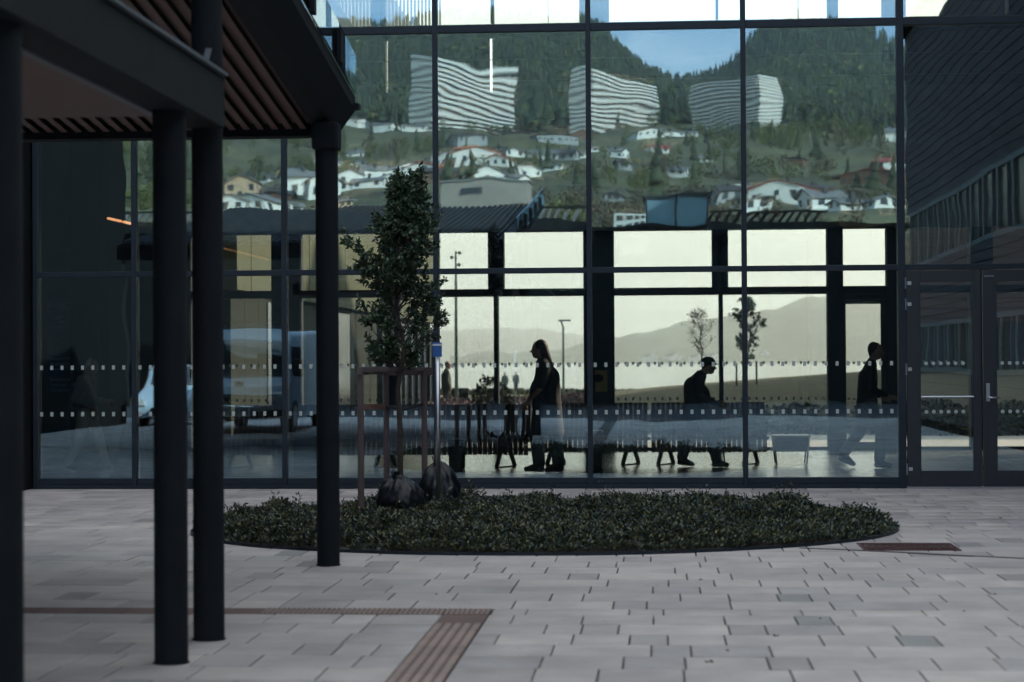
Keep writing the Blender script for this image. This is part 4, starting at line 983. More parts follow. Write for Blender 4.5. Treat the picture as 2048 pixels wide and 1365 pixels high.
for (z0, z1) in ((1.2,2.24),(3.55,4.8)):
    yv = -.5
    while yv < YG-2.2:
        fr = MB(); wv = 1.5
        fr.box((5.79,yv,z0),(5.86,yv+wv,z0+.09)); fr.box((5.79,yv,z1-.09),(5.86,yv+wv,z1)); fr.box((5.79,yv,z0+.09),(5.86,yv+.09,z1-.09)); fr.box((5.79,yv+wv-.09,z0+.09),(5.86,yv+wv,z1-.09)); fr.box((5.795,yv+wv*.6,z0+.09),(5.858,yv+wv*.6+.07,z1-.09))
        f_ = fr.build('window', fram_l, wg); MB().box((5.835,yv+.09,z0+.09),(5.858,yv+wv-.09,z1-.09)).build('pane', win_m, f_)
        yv += wv+.02
# ---------------- young tree with stakes, sign, bags, plants ----------------
tb = onG(790,1012); 
leafc = leafmat('crown leaf', (.018,.042,.022), (.09,.14,.07), .38)
def prof_c(q): return float(np.interp(q, [0,.08,.2,.35,.5,.62,.75,.9,1], [.55,.8,.95,.9,.98,.72,.5,.36,.22]))
# stakes
zt = CAMZ + 0
st_m = mat('red brown stake', (.105,.080,.078), .8, var=.2, scale=8, bump=.4, stretch=(1,1,.2))
S = []
for (x, yb, d0) in ((723,1050,0),(773,1015,1),(846,1015,2)):
    p = onG(x, yb+ (0 if d0==0 else 0)); S.append(p)
S = [onG(722,1050), onG(773,1022), onG(849,1022)]
stk = thing('tree_support', 'three reddish wooden stakes joined by rails around the young plaza tree', 'tree support', tuple(S[0]))
zr = 1.38
for p in S: MB().tube([(p.x,p.y,-.02),(p.x+.004,p.y,zr*.5),(p.x,p.y,zr-.01)], [.030,.029,.030], 12).build('stake', st_m, stk, smooth=False)
def rail_(a, c, z, n='rail', m=None, w=.035, h=.075):
    a, c = Vector((a.x,a.y,z)), Vector((c.x,c.y,z)); d = (c-a).normalized()
    MB().bar(a-d*.06, c+d*.09, w, h).build(n, m or st_m, stk, bevel=.004)
rail_(S[0], S[1], zr+.01); rail_(S[1], S[2], zr-.005); rail_(S[0]+Vector((0,.05,0)), S[2], zr+.018, h=.04)
belt = mat('tie belt', (.22,.11,.08), .8); belt2 = mat('tie belt dark', (.03,.025,.025), .8)
a, c = S[0], S[1]; MB().bar((a.x,a.y-.033,1.065),(c.x,c.y-.033,1.03),.006,.05).build('tie_band', belt, stk)
a, c = S[1], S[2]; MB().tube([(a.x,a.y-.03,1.03),((a.x+c.x)/2,(a.y+c.y)/2-.02,1.0),(c.x,c.y-.03,1.06)], .011, 8).build('tie_band', belt2, stk)
tx, ty = (S[0].x+S[2].x)/2+.01, (S[0].y+S[2].y)/2+.12
tx = XF(797, ty, 700)
T = tree('plaza_tree', (tx,ty,0), 3.22, 1.40, .42, 15000, .052, 'slim leafy young tree tied to stakes in the plaza planting bed', 'tree', 21, leafc, prof=prof_c, nb=120)
# sign pole
sp = onG(877,1046)
t = thing('sign_pole', 'thin steel pole with a small blue plate standing in the planting bed', 'sign', tuple(sp))
MB().tube([(sp.x,sp.y,-.02),(sp.x,sp.y,1.63)], .0215, 20).build('pole', mat('galvanised pole', (.42,.43,.45), .3, metal=.9, var=.08, scale=20), t, smooth=True)
zp = ZF(702, sp.y, 877); 
MB().box((sp.x-.042,sp.y-.030,zp-.055),(sp.x+.042,sp.y-.022,zp+.075)).build('blue_plate', mat('sign blue', (.02,.10,.32), .5, var=.03), t, bevel=.002)
MB().box((sp.x-.042,sp.y-.0325,zp+.045),(sp.x+.042,sp.y-.0305,zp+.062)).build('white_band', mat('sign white', (.6,.62,.62), .5, var=.02), t)
MB().lathe((sp.x,sp.y,1.63), [(.024,0),(.024,.012),(.008,.02)], 16).build('cap', steel_m, t)
# bags
bagm = mat('black bin bag', (.006,.008,.011), .34, var=.1, scale=6, spec=.32)
t_ = bagm.node_tree; g = t_.nodes.new('ShaderNodeNewGeometry'); mp = t_.nodes.new('ShaderNodeMapping'); mp.inputs['Scale'].default_value = (1,1,.45); t_.links.new(g.outputs['Position'], mp.inputs[0])
n_ = t_.nodes.new('ShaderNodeTexNoise'); n_.noise_type = 'RIDGED_MULTIFRACTAL'; n_.inputs['Scale'].default_value = 9; n_.inputs['Detail'].default_value = 3; t_.links.new(mp.outputs[0], n_.inputs[0])
bp = t_.nodes.new('ShaderNodeBump'); bp.inputs['Strength'].default_value = .9; bp.inputs['Distance'].default_value = .02; t_.links.new(n_.outputs[0], bp.inputs['Height']); t_.links.new(bp.outputs[0], t_.nodes['Principled BSDF'].inputs['Normal'])
def binbag(cx_, cy_, rx, ry, h, seed, label, lean=0):
    K, H = 72, 44; rs = np.random.RandomState(seed); v = []
    for i in range(H+1):
        q = i/H
        r = (.80+.25*math.sin(min(1,q/.5)*math.pi/2))*math.sqrt(max(.012, 1-(q/.9)**3.4)) if q < .895 else .13+.5*(q-.895)
        for j in range(K):
            a = 2*math.pi*j/K
            fold = .10*(abs(((a*3.5/math.pi+seed*.7+math.sin(q*5)*.5) % 1)-.5)*2-.5)*(q**.8) + .09*(abs(((a*8/math.pi-q*2.2+seed) % 1)-.5)*2-.5)*q
            lump = .20*(float(noise2(math.cos(a)*2+seed, q*3+math.sin(a)*2, .9, seed))-.5) + .09*(float(noise2(math.cos(a)*4+seed, q*7+math.sin(a)*4, .7, seed+3))-.5)
            rr = r*(1+fold+lump)
            v.append((cx_+rx*rr*math.cos(a)+lean*q*q*.25, cy_+ry*rr*math.sin(a), .03+h*q*(1+.05*math.sin(2*a+seed)+.03*math.sin(5*a+seed)*q)))
    f = [(i*K+j, i*K+(j+1)%K, (i+1)*K+(j+1)%K, (i+1)*K+j) for i in range(H) for j in range(K)]
    f2 = f
    o = raw('bin_bag', v, f2, bagm, smooth=True); return tag(o, label, 'bin bag', 'black bin bags in the planting bed')
g1 = onG(806,1050); binbag(g1.x, g1.y+.05, .225, .17, .44, 3, 'wider black plastic bag leaning left of the pole, among the stakes', lean=-.3)
g2 = onG(880,1040); binbag(g2.x, g2.y+.12, .19, .16, .53, 8, 'taller black plastic bag directly behind the steel sign pole', lean=-.2)
# ground cover
n = 9500; rs = np.random.RandomState(4); a = rs.rand(n)*6.283; r = np.sqrt(rs.rand(n))*.99
ex, ey = AXB*r*np.cos(a), BYB*r*np.sin(a); X = CXB+ex*math.cos(ROTB)-ey*math.sin(ROTB); Y = CYB+ex*math.sin(ROTB)+ey*math.cos(ROTB)
den = noise2(X, Y, .55, 5); keep = (den > .24) | (rs.rand(n) < .35); X, Y, r, a = X[keep], Y[keep], r[keep], a[keep]; n = len(X)
hh = (.045+.17*noise2(X, Y, .38, 6)**1.6+.045*rs.rand(n))*np.clip((1-r)*9,.5,1)
hh *= np.where(rs.rand(n) < .05, 1.5, 1)
m = 20; C_, D_ = [], []
for k in range(m):
    q = .25+.75*rs.rand(n)**.6; rr = .028*rs.rand(n)+.012; aa = rs.rand(n)*6.283
    c = np.stack([X+rr*np.cos(aa), Y+rr*np.sin(aa), hh*q], 1); C_.append(c); D_.append(np.stack([np.cos(aa), np.sin(aa), .55+.8*rs.rand(n)], 1)+rs.normal(size=(n,3))*.25)
C_ = np.concatenate(C_); D_ = np.concatenate(D_); v, f = leaves(C_, D_, .027+.017*rs.rand(len(C_)), asp=.22, fold=.10, rs=rs)
coverm = leafmat('ground cover leaf', (.012,.028,.023), (.085,.125,.10), .42)
e = coverm.node_tree.nodes; rp = [q for q in e if q.type == 'VALTORGB'][-1]; el_ = rp.color_ramp.elements.new(.96); el_.color = (.16,.15,.04,1)
cov = raw('ground_cover', v, f, coverm, kind='stuff'); tag(cov, 'low evergreen ground cover plants filling the oval bed', 'ground cover')
b = MB()
for i in range(0, n, 3): b.tube([(X[i],Y[i],0),(X[i]+rs.normal()*.01,Y[i]+rs.normal()*.01,hh[i])], [.003,.002], 3, cap=False)
tag(b.build('ground_cover_stems', bark, kind='stuff'), 'woody stems of the low plants in the oval bed', 'ground cover')
# rusty grate and drain line
gp = [onG(1720,1089), onG(1893,1087), onG(1916,1101), onG(1735,1103)]
cxg = sum(p.x for p in gp)/4; cyg = sum(p.y for p in gp)/4
gt = thing('access_cover', 'rusty cast iron cover with curved ripple bars set in the paving at right', 'cover', (cxg,cyg,0))
rust = mat('rusty iron', (.10,.045,.04), .75, var=.3, scale=30)
MB().box((cxg-.36,cyg-.29,-.03),(cxg+.36,cyg+.29,.004)).build('plate', mat('dark iron', (.035,.02,.02), .8), gt)
b = MB()
for k in range(1, 12):
    rr = k*.055; pp_ = [(cxg+rr*math.cos(t_)*1.0, cyg+rr*math.sin(t_), .006) for t_ in np.linspace(0, 2*math.pi, 49)]
    for p0, p1 in zip(pp_, pp_[1:]):
        if all(abs(p[0]-cxg) < .345 and abs(p[1]-cyg) < .275 for p in (p0,p1)): b.bar(p0, p1, .018, .008)
b.build('ripple_bar', rust, gt, kind='stuff')
b = MB(); b.box((cxg-.37,cyg-.30,-.03),(cxg+.37,cyg-.285,.007)); b.box((cxg-.37,cyg+.285,-.03),(cxg+.37,cyg+.30,.007)); b.box((cxg-.37,cyg-.285,-.03),(cxg-.355,cyg+.285,.007)); b.box((cxg+.355,cyg-.285,-.03),(cxg+.37,cyg+.285,.007)); b.build('rim', rust, gt)
b = MB(); lp = [onG(x,y) for x, y in ((1600,1097),(1680,1100),(1790,1105),(1900,1111),(2048,1118),(2200,1122))]
for p0, p1 in zip(lp, lp[1:]): b.bar((p0.x,p0.y,.0),(p1.x,p1.y,.0), .055, .009)
tag(b.build('drain_channel', mat('drain iron', (.06,.045,.045), .7, var=.2, scale=20)), 'narrow dark drainage slot running right from the planting bed', 'drain')
# fallen leaves and specks
lf = leafmat('dry leaf', (.10,.02,.015), (.12,.07,.03), .7)
for i, (x, y, s_) in enumerate(((1398,1161,.05),(1553,1274,.045),(1643,1239,.03),(2005,1037,.06),(1418,1325,.06),(870,1190,.03),(1925,1224,.03),(640,1000,.03),(1458,1303,.03),(1120,1290,.02),(1990,1190,.03))):
    p = onG(x, y); vv, ff = leaves(np.array([[p.x,p.y,.004]]*2), np.array([[math.cos(i),math.sin(i),.08],[math.cos(i+1.4),math.sin(i+1.4),.12]]), s_*.6, asp=.3, fold=.05)
    tag(raw('fallen_leaf', vv, ff, lf), 'small dry fallen leaf on the plaza tiles, %s from the left' % ['sixth','eighth','ninth','eleventh','seventh','second','tenth','first','fifth_','fourth','twelfth'][i].replace('_',''), 'leaf', 'fallen leaves on the paving')
# ---------------- town and hills on the camera side, met in the glass ----------------
SKY = [(-2500,90),(-1200,70),(-300,60),(200,40),(600,30),(760,22),(860,12),(960,22),(1080,8),(1180,22),(1230,48),(1260,78),(1300,108),(1350,128),(1395,142),(1430,128),(1480,98),(1530,66),(1590,48),(1660,46),(1720,66),(1790,92),(1900,120),(2200,150),(3200,160)]
DT = [46+14, 130, 180, 250, 340, 460, 620, 820, 1050, 1250, 1500, 1800, 2050]
def yrow(x, d):
    ys_ = np.interp(x, [p[0] for p in SKY], [p[1] for p in SKY])
    prof = [(60,840),(130,760),(180,600),(250,470),(340,415),(460,380),(620,335),(820,300),(1050,268),(1180,258)]
    if d <= 1180: 
        y = np.interp(math.log(d), [math.log(p[0]) for p in prof], [p[1] for p in prof])
        return float(y)
    q = (d-1180)/(2050-1180); return float(258 + (ys_+9-258)*min(1,q)**1.15)
def mirP(x, y, d): return MIR(P(x, y, d))
NXT, NDT = 220, 90
xs = np.linspace(-1400, 3400, NXT); ds = np.exp(np.linspace(math.log(75), math.log(2300), NDT))
v = np.zeros((NDT, NXT, 3))
for i, d in enumerate(ds):
    for j, x in enumerate(xs):
        dd = min(d, 2050); p = mirP(x, yrow(x, dd), d); z = p.z if d <= 2050 else mirP(x, yrow(x,2050), 2050).z-(d-2050)*.25
        z = max(z, -.1)
        nn = (float(noise2(p.x, p.y, 60, 21))-.5)*d*.010+(float(noise2(p.x, p.y, 20, 22))-.5)*d*.004
        if d > 1200: nn += (float(noise2(p.x, p.y, 180, 23))-.5)*30
        v[i,j] = (p.x, p.y, z+nn*min(1,(d-75)/100))
f = [(i*NXT+j, (i+1)*NXT+j, (i+1)*NXT+j+1, i*NXT+j+1) for i in range(NDT-1) for j in range(NXT-1)]
terr_m = mat('hillside', (.04,.046,.022), .95, var=.5, scale=.03, coord='World', var2=(.13,.13,.055))
struct(raw('hillside_terrain', v.reshape(-1,3), f, terr_m, smooth=True))
_vx = v
def ground_at(x, d):
    i = np.searchsorted(ds, d)-1; i = min(max(i,0), NDT-2); t = (d-ds[i])/(ds[i+1]-ds[i]); j = (x-xs[0])/(xs[1]-xs[0]); j0 = min(max(int(j),0), NXT-2); u = j-j0
    a = _vx[i,j0]*(1-u)+_vx[i,j0+1]*u; c = _vx[i+1,j0]*(1-u)+_vx[i+1,j0+1]*u; return a*(1-t)+c*t
def find_d(x, y):
    lo, hi = 80.0, 2000.0
    for _ in range(40):
        md = (lo+hi)/2
        if yrow(x, md) > y: lo = md
        else: hi = md
    return lo
# apartment blocks: pale balcony bands and dark window bands
band_m = mat('balcony white', (.62,.61,.57), .7, var=.04, scale=.1, coord='World'); bw_m = mat('block wall', (.30,.30,.28), .8, var=.1); bwin = mat('block glazing', (.03,.035,.04), .3)
for k, (x0, x1, yt0, yt1, ybm, lab, dx_) in enumerate(((866,1030,150,124,262,'white banded apartment block at left on the hillside, seen in the glass',30),(1182,1304,150,172,268,'white banded apartment block in the middle on the hillside, seen in the glass',30),(1385,1522,172,158,270,'white banded apartment block at right on the hillside, seen in the glass',-26))):
    d = 1120; a, c = mirP(x0, ybm, d-dx_), mirP(x1, ybm, d+dx_); zt = mirP((x0+x1)/2, (yt0+yt1)/2, d).z
    t = lthing('apartment_block', lab, 'apartment block', ((a.x+c.x)/2, (a.y+c.y)/2, a.z), 'hillside apartment blocks', math.atan2(c.y-a.y, c.x-a.x))
    Wd = (Vector((c.x,c.y,0))-Vector((a.x,a.y,0))).length; Hh = zt-a.z; nf = 12; fh = Hh/nf
    MB().box((-Wd/2,-14,-12),(Wd/2,0,Hh)).build('wall', bw_m, t)
    for i in range(nf+1): MB().box((-Wd/2-.4,-14.3,i*fh-.0),(Wd/2+.4,1.5,i*fh+fh*.52)).build('balcony_band', band_m, t)
    for i in range(nf): MB().box((-Wd/2+.2,.02,i*fh+fh*.53),(Wd/2-.2,.3,(i+1)*fh-.01)).build('window_band', bwin, t)
    for xx_ in np.linspace(-Wd/2+5, Wd/2-5, 5): MB().box((xx_-.2,.31,0),(xx_+.2,1.4,Hh)).build('balcony_divider', bw_m, t)
# long low white row between blocks
red_r = mat('red roof', (.30,.045,.04), .7, var=.15, scale=.4); org_r = mat('orange tile roof', (.48,.16,.075), .8, var=.15, scale=.4)
conc = mat('pale concrete', (.27,.255,.23), .85, var=.1, scale=.1, coord='World'); yel = mat('yellow house paint', (.52,.42,.22), .8); brn = mat('brown house paint', (.13,.07,.045), .8); grn = mat('grey roof', (.16,.165,.17), .8)
def put_house(x, yb, wpx, hpx, wm_, rm_, lab, grp, rz=0, dp=None, dover=None):
    d = dover or find_d(x, yb); g_ = ground_at(x, d); wd = wpx/FPX*d; ht = hpx/FPX*d
    house((g_[0], g_[1], g_[2]-.5), rz, wd, dp or min(wd, 14), ht*.68+.5, wm_, rm_, lab, grp, rh=ht*.34)
HS = [(492,392,70,34,'p'),(520,414,90,40,'w'),(470,420,60,40,'w'),(600,384,62,40,'w'),(640,398,60,44,'w'),(585,345,40,24,'y'),(655,322,44,16,'w'),(690,366,52,32,'w'),(745,360,58,34,'w'),(735,385,70,26,'w'),(702,302,40,16,'w'),(700,262,60,14,'w'),(770,264,56,16,'w'),(835,268,50,12,'w'),
 (560,398,50,20,'b'),(905,328,60,26,'w'),(958,338,110,34,'o'),(880,362,60,26,'b'),(960,372,80,34,'w'),(850,330,46,18,'y'),(1080,248,60,16,'w'),(1130,250,70,16,'w'),(1050,266,60,14,'b'),(1110,290,90,18,'g'),(1160,278,60,16,'b'),(1085,305,70,14,'w'),(1245,322,42,24,'w'),(1255,345,30,16,'g'),
 (1215,262,80,14,'b'),(1330,275,50,14,'w'),(1290,276,50,14,'w'),(1370,275,40,12,'w'),(1310,300,34,10,'r'),(1560,408,110,48,'r'),(1640,418,70,36,'w'),(1450,408,60,34,'g'),(1500,418,60,24,'w'),(1745,372,120,36,'R'),(1780,345,70,20,'r'),(1690,352,60,12,'b'),(1790,272,40,20,'w'),(1700,425,70,22,'w'),(1765,430,60,26,'w'),
 (1020,372,60,30,'w'),(1230,400,40,18,'g'),(1400,318,30,12,'w'),(1600,330,34,10,'b'),(1010,298,60,14,'g'),(930,292,70,14,'g'),(1180,302,40,12,'w'),(620,372,50,26,'w'),(670,390,50,24,'w'),(790,372,50,26,'w'),(540,352,30,12,'w'),(500,340,26,10,'b'),(930,316,46,16,'o'),(1000,340,56,24,'o'),(885,346,40,16,'o'),(820,336,44,20,'w'),(845,352,50,22,'r'),(780,342,40,18,'w'),(1055,352,50,24,'w'),(720,326,36,14,'w'),(575,412,50,22,'w'),(665,412,60,24,'p'),(1105,330,40,16,'w'),(1140,318,36,14,'g'),(1030,318,40,14,'w'),(1480,386,50,22,'w'),(1625,388,56,22,'b'),(1350,350,36,14,'w'),(1660,408,46,20,'w')]
cs = {'w':(white_m,grn,'white wooden house with a grey roof'),'y':(yel,roof_d,'yellow house with a dark roof'),'b':(brn,roof_d,'brown house with a dark roof'),'g':(mat('grey house paint', (.3,.32,.33), .8),roof_d,'grey house with a dark roof'),'o':(white_m,org_r,'white house with an orange tiled roof'),
      'r':(white_m,red_r,'white house with a dark red roof'),'R':(brn,red_r,'dark house with a red roof'),'p':(mat('peach house paint', (.5,.36,.24), .8),grn,'peach coloured house with a grey roof')}
ORD = ['first','second','third','fourth','fifth','sixth','seventh','eighth','ninth','tenth','eleventh','twelfth','thirteenth','fourteenth','fifteenth','sixteenth','seventeenth','eighteenth','nineteenth','twentieth','twenty-first','twenty-second']
def rowof(y): return 'upper' if y < 303 else ('middle' if y < 368 else 'lower')
for i, (x, yb, wp, hp, c) in enumerate(HS):
    mates = sorted(h[0] for h in HS if h[4] == c and rowof(h[1]) == rowof(yb)); k_ = mates.index(x)
    m_ = cs[c]; put_house(x, yb, wp, hp, m_[0], m_[1], m_[2]+(', %s from left in the mirrored %s row' % (ORD[k_], rowof(yb)) if len(mates) > 1 else ' in the %s mirrored row' % rowof(yb)), 'hillside town houses', rz=random.choice((0,.3,-.35,1.57,1.2,1.9)))
# concrete building and white windowed building low in the town
d = find_d(975, 412); g_ = ground_at(975, d); t = lthing('concrete_building', 'blank pale concrete building below the orange roofed house, seen in the glass', 'building', tuple(g_)); w_ = 165/FPX*d; h_ = 52/FPX*d
MB().box((-w_/2,-10,-3),(w_/2,4,h_)).build('wall', conc, t); MB().box((-w_/2-.3,-10.3,h_),(w_/2+.3,4.3,h_+.5)).build('roof', grn, t)
MB().box((-w_*.28,3.98,h_*.35),(-w_*.05,4.1,h_*.6)).build('window', win_m, t)
d = 170; p = mirP(1258, 462, d); t = lthing('office_building', 'white building with square windows left of the glazed tower in the reflection', 'building', (p.x,p.y,p.z-6), rz=.25); w_ = 56/FPX*d
MB().box((-w_/2,-6,0),(w_/2,0,6+36/FPX*d)).build('wall', white_m, t)
for r_ in range(2):
    for q in range(4): MB().box((-w_/2+.25+q*w_/4,-.02,6.15+r_*.75),(-w_/2+.25+q*w_/4+w_*.17,.05,6.15+r_*.75+.42)).build('window', win_m, t)
# glazed tower
d = 74; a = mirP(1290,465,d); c = mirP(1412,465,d); zt = mirP(1350,389,d).z
t = lthing('glazed_tower', 'narrow blue glazed stair tower behind the plaza, seen in the glass', 'tower', ((a.x+c.x)/2, a.y, 0)); hw = abs(c.x-a.x)/2
bluegl = mat('blue glazing', (.20,.32,.40), .08, var=.06, scale=.5, spec=.8)
for (x0, x1) in ((-hw,-.02),(.02,hw)):
    for (z0, z1) in ((0,1.5),(1.53,3.0),(3.03,4.5),(4.53,5.62),(5.65,zt)):
        MB().box((x0+.02,-.02,z0),(x1-.02,.02,z1)).build('glass_panel', bluegl, t)
MB().box((-hw,-2.4,0),(hw,-.03,zt-.02)).build('core', bluegl, t); MB().box((-hw-.1,-2.5,zt),(hw+.1,.12,zt+.10)).build('roof_cap', frame_m, t)
for xx_ in (-hw,0,hw): MB().box((xx_-.03,-.03,0),(xx_+.03,.06,zt)).build('mullion', frame_m, t)
# slatted canopies behind the camera
for (x0, x1, yt, yb, d, lab) in ((210,1178,428,466,63,'long dark slatted canopy roof behind the plaza, seen low in the glass'),(1415,1650,428,470,60,'short dark slatted canopy roof right of the glazed tower, seen in the glass')):
    a, c = mirP(x0, yt, d), mirP(x1, yb, d); t = lthing('slatted_canopy', lab, 'canopy', ((a.x+c.x)/2, a.y, 0), 'slatted canopies behind the camera'); hw = abs(c.x-a.x)/2; zt, zb = a.z, c.z
    MB().box((-hw,-5,zb),(hw,-.1,zb+(zt-zb)*.55)).build('roof_deck', dark_m, t)
    n = int(2*hw/.26); s0 = None
    for i in range(n):
        if s0 is None: s0 = MB().bar((0,0,zb+(zt-zb)*.55),(.22,0,zt),.09,.12,up=(0,1,0)).build('slat', grn if x0 < 500 else steel_m, t); o = s0
        else: o = s0.copy(); col.objects.link(o); o.parent = t
        o.location = (-hw+i*.26, 0, 0)
    MB().box((-hw,-.05,zt-.03),(hw,.08,zt+.02)).build('top_rail', steel_m, t); MB().box((-hw,-.08,zb),(hw,.1,zb+(zt-zb)*.5)).build('fascia', steel_m, t)
    for xx_ in np.linspace(-hw+.4, hw-.4, max(2,int(hw/2))): MB().tube([(xx_,-1,0),(xx_,-1,zb)], .09, 10).build('post', steel_m, t)
lb = thing('service_building', 'long low dark service building across the square behind the camera, met in the glass', 'building', (0,-26,0))
a = mirP(-500,466,71); c = mirP(1800,466,71)
MB().box((min(a.x,c.x),-40,0),(max(a.x,c.x),2*YG-71.5,a.z)).build('wall', dark_m, lb)
MB().box((min(a.x,c.x)-.3,-40.3,a.z),(max(a.x,c.x)+.3,2*YG-71.2,a.z+.08)).build('roof', dark_m, lb)
# van
van_p = mat('van paint', (.42,.55,.68), .3, var=.04, scale=1, spec=.6); vgl = mat('van glass', (.02,.035,.05), .06, spec=.8); blk = mat('black plastic', (.015,.015,.016), .5); chrome = mat('chrome', (.8,.8,.82), .12, metal=1, var=.01)
D = 40.5; p = mirP(475, 800, D)
t = lthing('van', 'pale blue grey patient transport van parked facing the facade, seen in the glass', 'van', (p.x, p.y, 0))
# body profile (y forward +, z), extruded in x with narrowing
prof_ = [(.0,.35),(.06,.62),(.04,.82),(-.10,1.02),(-.55,1.20),(-.95,1.95),(-1.25,2.18),(-5.3,2.22),(-5.45,1.9),(-5.5,.5),(-5.4,.32)]
b = MB(); W2 = .98
xsn = [(-W2,.93),(-W2*.93,1.0),(-W2*.5,1.0),(0,1.0),(W2*.5,1.0),(W2*.93,1.0),(W2,.93)]
for (xx_, s_) in xsn:
    bow = -.16*(abs(xx_)/W2)**2.5
    for (yy_, zz_) in prof_:
        k_ = 1-(.10 if zz_ > 1.3 else 0)*(zz_-1.3)/.9
        b.v.append((xx_*k_, yy_+bow*(1 if yy_ > -2 else 0), .32+(zz_-.32)*s_))
K = len(prof_)
for i in range(len(xsn)-1):
    for j in range(K): b.f.append((i*K+j, i*K+(j+1)%K, (i+1)*K+(j+1)%K, (i+1)*K+j))
b.f += [tuple(range(K)), tuple((len(xsn)-1)*K+j for j in reversed(range(K)))]; b.mi = [0]*len(b.f)
o = b.build('body', van_p, t, smooth=False, bevel=.04)
def bowed(x0, x1, pr2, off, name, m):
    b = MB(); n_ = 9
    for i in range(n_):
        xx_ = x0+(x1-x0)*i/(n_-1); bow = -.16*(abs(xx_)/W2)**2.5
        for (yy_, zz_) in pr2: 
            k_ = 1-(.10 if zz_ > 1.3 else 0)*(zz_-1.3)/.9; b.v.append((xx_*k_, yy_+bow+off, zz_))
        for (yy_, zz_) in pr2: 
            k_ = 1-(.10 if zz_ > 1.3 else 0)*(zz_-1.3)/.9; b.v.append((xx_*k_, yy_+bow+off-.04, zz_))
    q_ = len(pr2); K2 = 2*q_
    for i in range(n_-1):
        for j in range(q_-1): a0 = i*K2+j; b.f.append((a0, a0+1, a0+K2+1, a0+K2))
        a0 = i*K2; b.f.append((a0, a0+K2, a0+K2+q_, a0+q_)); a0 = i*K2+q_-1; b.f.append((a0, a0+q_, a0+K2+q_, a0+K2))
    b.mi = [0]*len(b.f); return b.build(name, m, t, smooth=True)
bowed(-.86, .86, [(-.575,1.24),(-.93,1.90)], .03, 'windscreen', vgl)
bowed(-.8, .8, [(.06,.66),(.035,.84)], .025, 'grille', blk); bowed(-.95,.95,[(.03,.36),(.055,.50)], .02, 'bumper', blk)
bowed(-.72,.72,[(.062,.60),(.058,.64)], .04, 'bumper_trim', chrome)
for s_ in (-1,1):
    bowed(s_*.62, s_*.93, [(.06,.68),(-.0,.90)], .04, 'headlight', mat('headlight', (.6,.65,.7), .1, spec=.8))
    MB().box((s_*1.0-.02*s_,-.95,1.2),(s_*1.2,-.80,1.55)).build('mirror', blk, t, bevel=.04)
    MB().box((s_*.965-.01,-1.95,1.28),(s_*.965+.01,-1.0,1.80)).build('side_window', vgl, t)
    for yw in (-.95,-4.5):
        wl = MB(); wl.m = 0; prw = [(.34*math.cos(a_), .34*math.sin(a_)) for a_ in np.linspace(0, 2*math.pi, 25)[:-1]]; wl.prism([(yw+q[0], .34+q[1]) for q in prw], s_*.80, s_*1.0, 'x'); w_o = wl.build('wheel', blk, t)
        MB().prism([(yw+q[0]*.6, .34+q[1]*.6) for q in prw], s_*1.0, s_*1.01, 'x').build('rim', silver, w_o)
MB().box((-.55,-1.6,2.2),(.75,-1.35,2.30)).build('roof_bar', silver, t)
# round badge with V over W strokes
bd = MB(); c_ = (0,.115,.75); rr = .085
for a0, a1 in zip(np.linspace(0,2*math.pi,25), np.linspace(0,2*math.pi,25)[1:]): bd.bar((rr*math.cos(a0),c_[1],c_[2]+rr*math.sin(a0)),(rr*math.cos(a1),c_[1],c_[2]+rr*math.sin(a1)),.014,.016)
for (x0,z0,x1,z1) in ((-.035,.075,0,.01),(.035,.075,0,.01),(-.07,.035,-.035,-.065),(-.035,-.065,0,.0),(0,.0,.035,-.065),(.035,-.065,.07,.035)): bd.bar((x0,c_[1],c_[2]+z0),(x1,c_[1],c_[2]+z1),.012,.012)
bd.build('badge', chrome, t)
# shield with six armed star on the bonnet
sh = MB().prism([(-.11,.09),(0,.10),(.11,.09),(.10,-.02),(.0,-.12),(-.10,-.02)], 0, .01); o = sh.build('shield_emblem', mat('emblem white', (.75,.77,.78), .5), t); o.location = (0,-.16,1.09); o.rotation_euler = (R(-62),0,0); o.location = (.0,-.20,1.10)
stx = MB()
for k in range(3):
    a_ = k*math.pi/3+math.pi/2; stx.bar((-.06*math.cos(a_),.012,-.06*math.sin(a_)),(.06*math.cos(a_),.012,.06*math.sin(a_)),.004,.024)
e2 = stx.build('star_emblem', mat('emblem blue', (.02,.08,.3), .5), o)
MB().box((-.26,.075,.40),(.26,.092,.51)).build('number_plate', mat('plate white', (.6,.62,.62), .5), t)
M = Matrix.Translation((.235,.094,.42)) @ Matrix.Rotation(R(180),4,'Z') @ Matrix.Rotation(R(90),4,'X'); ttt = text('plate_lettering', 'ZH 21621', .10, blk, M, t)
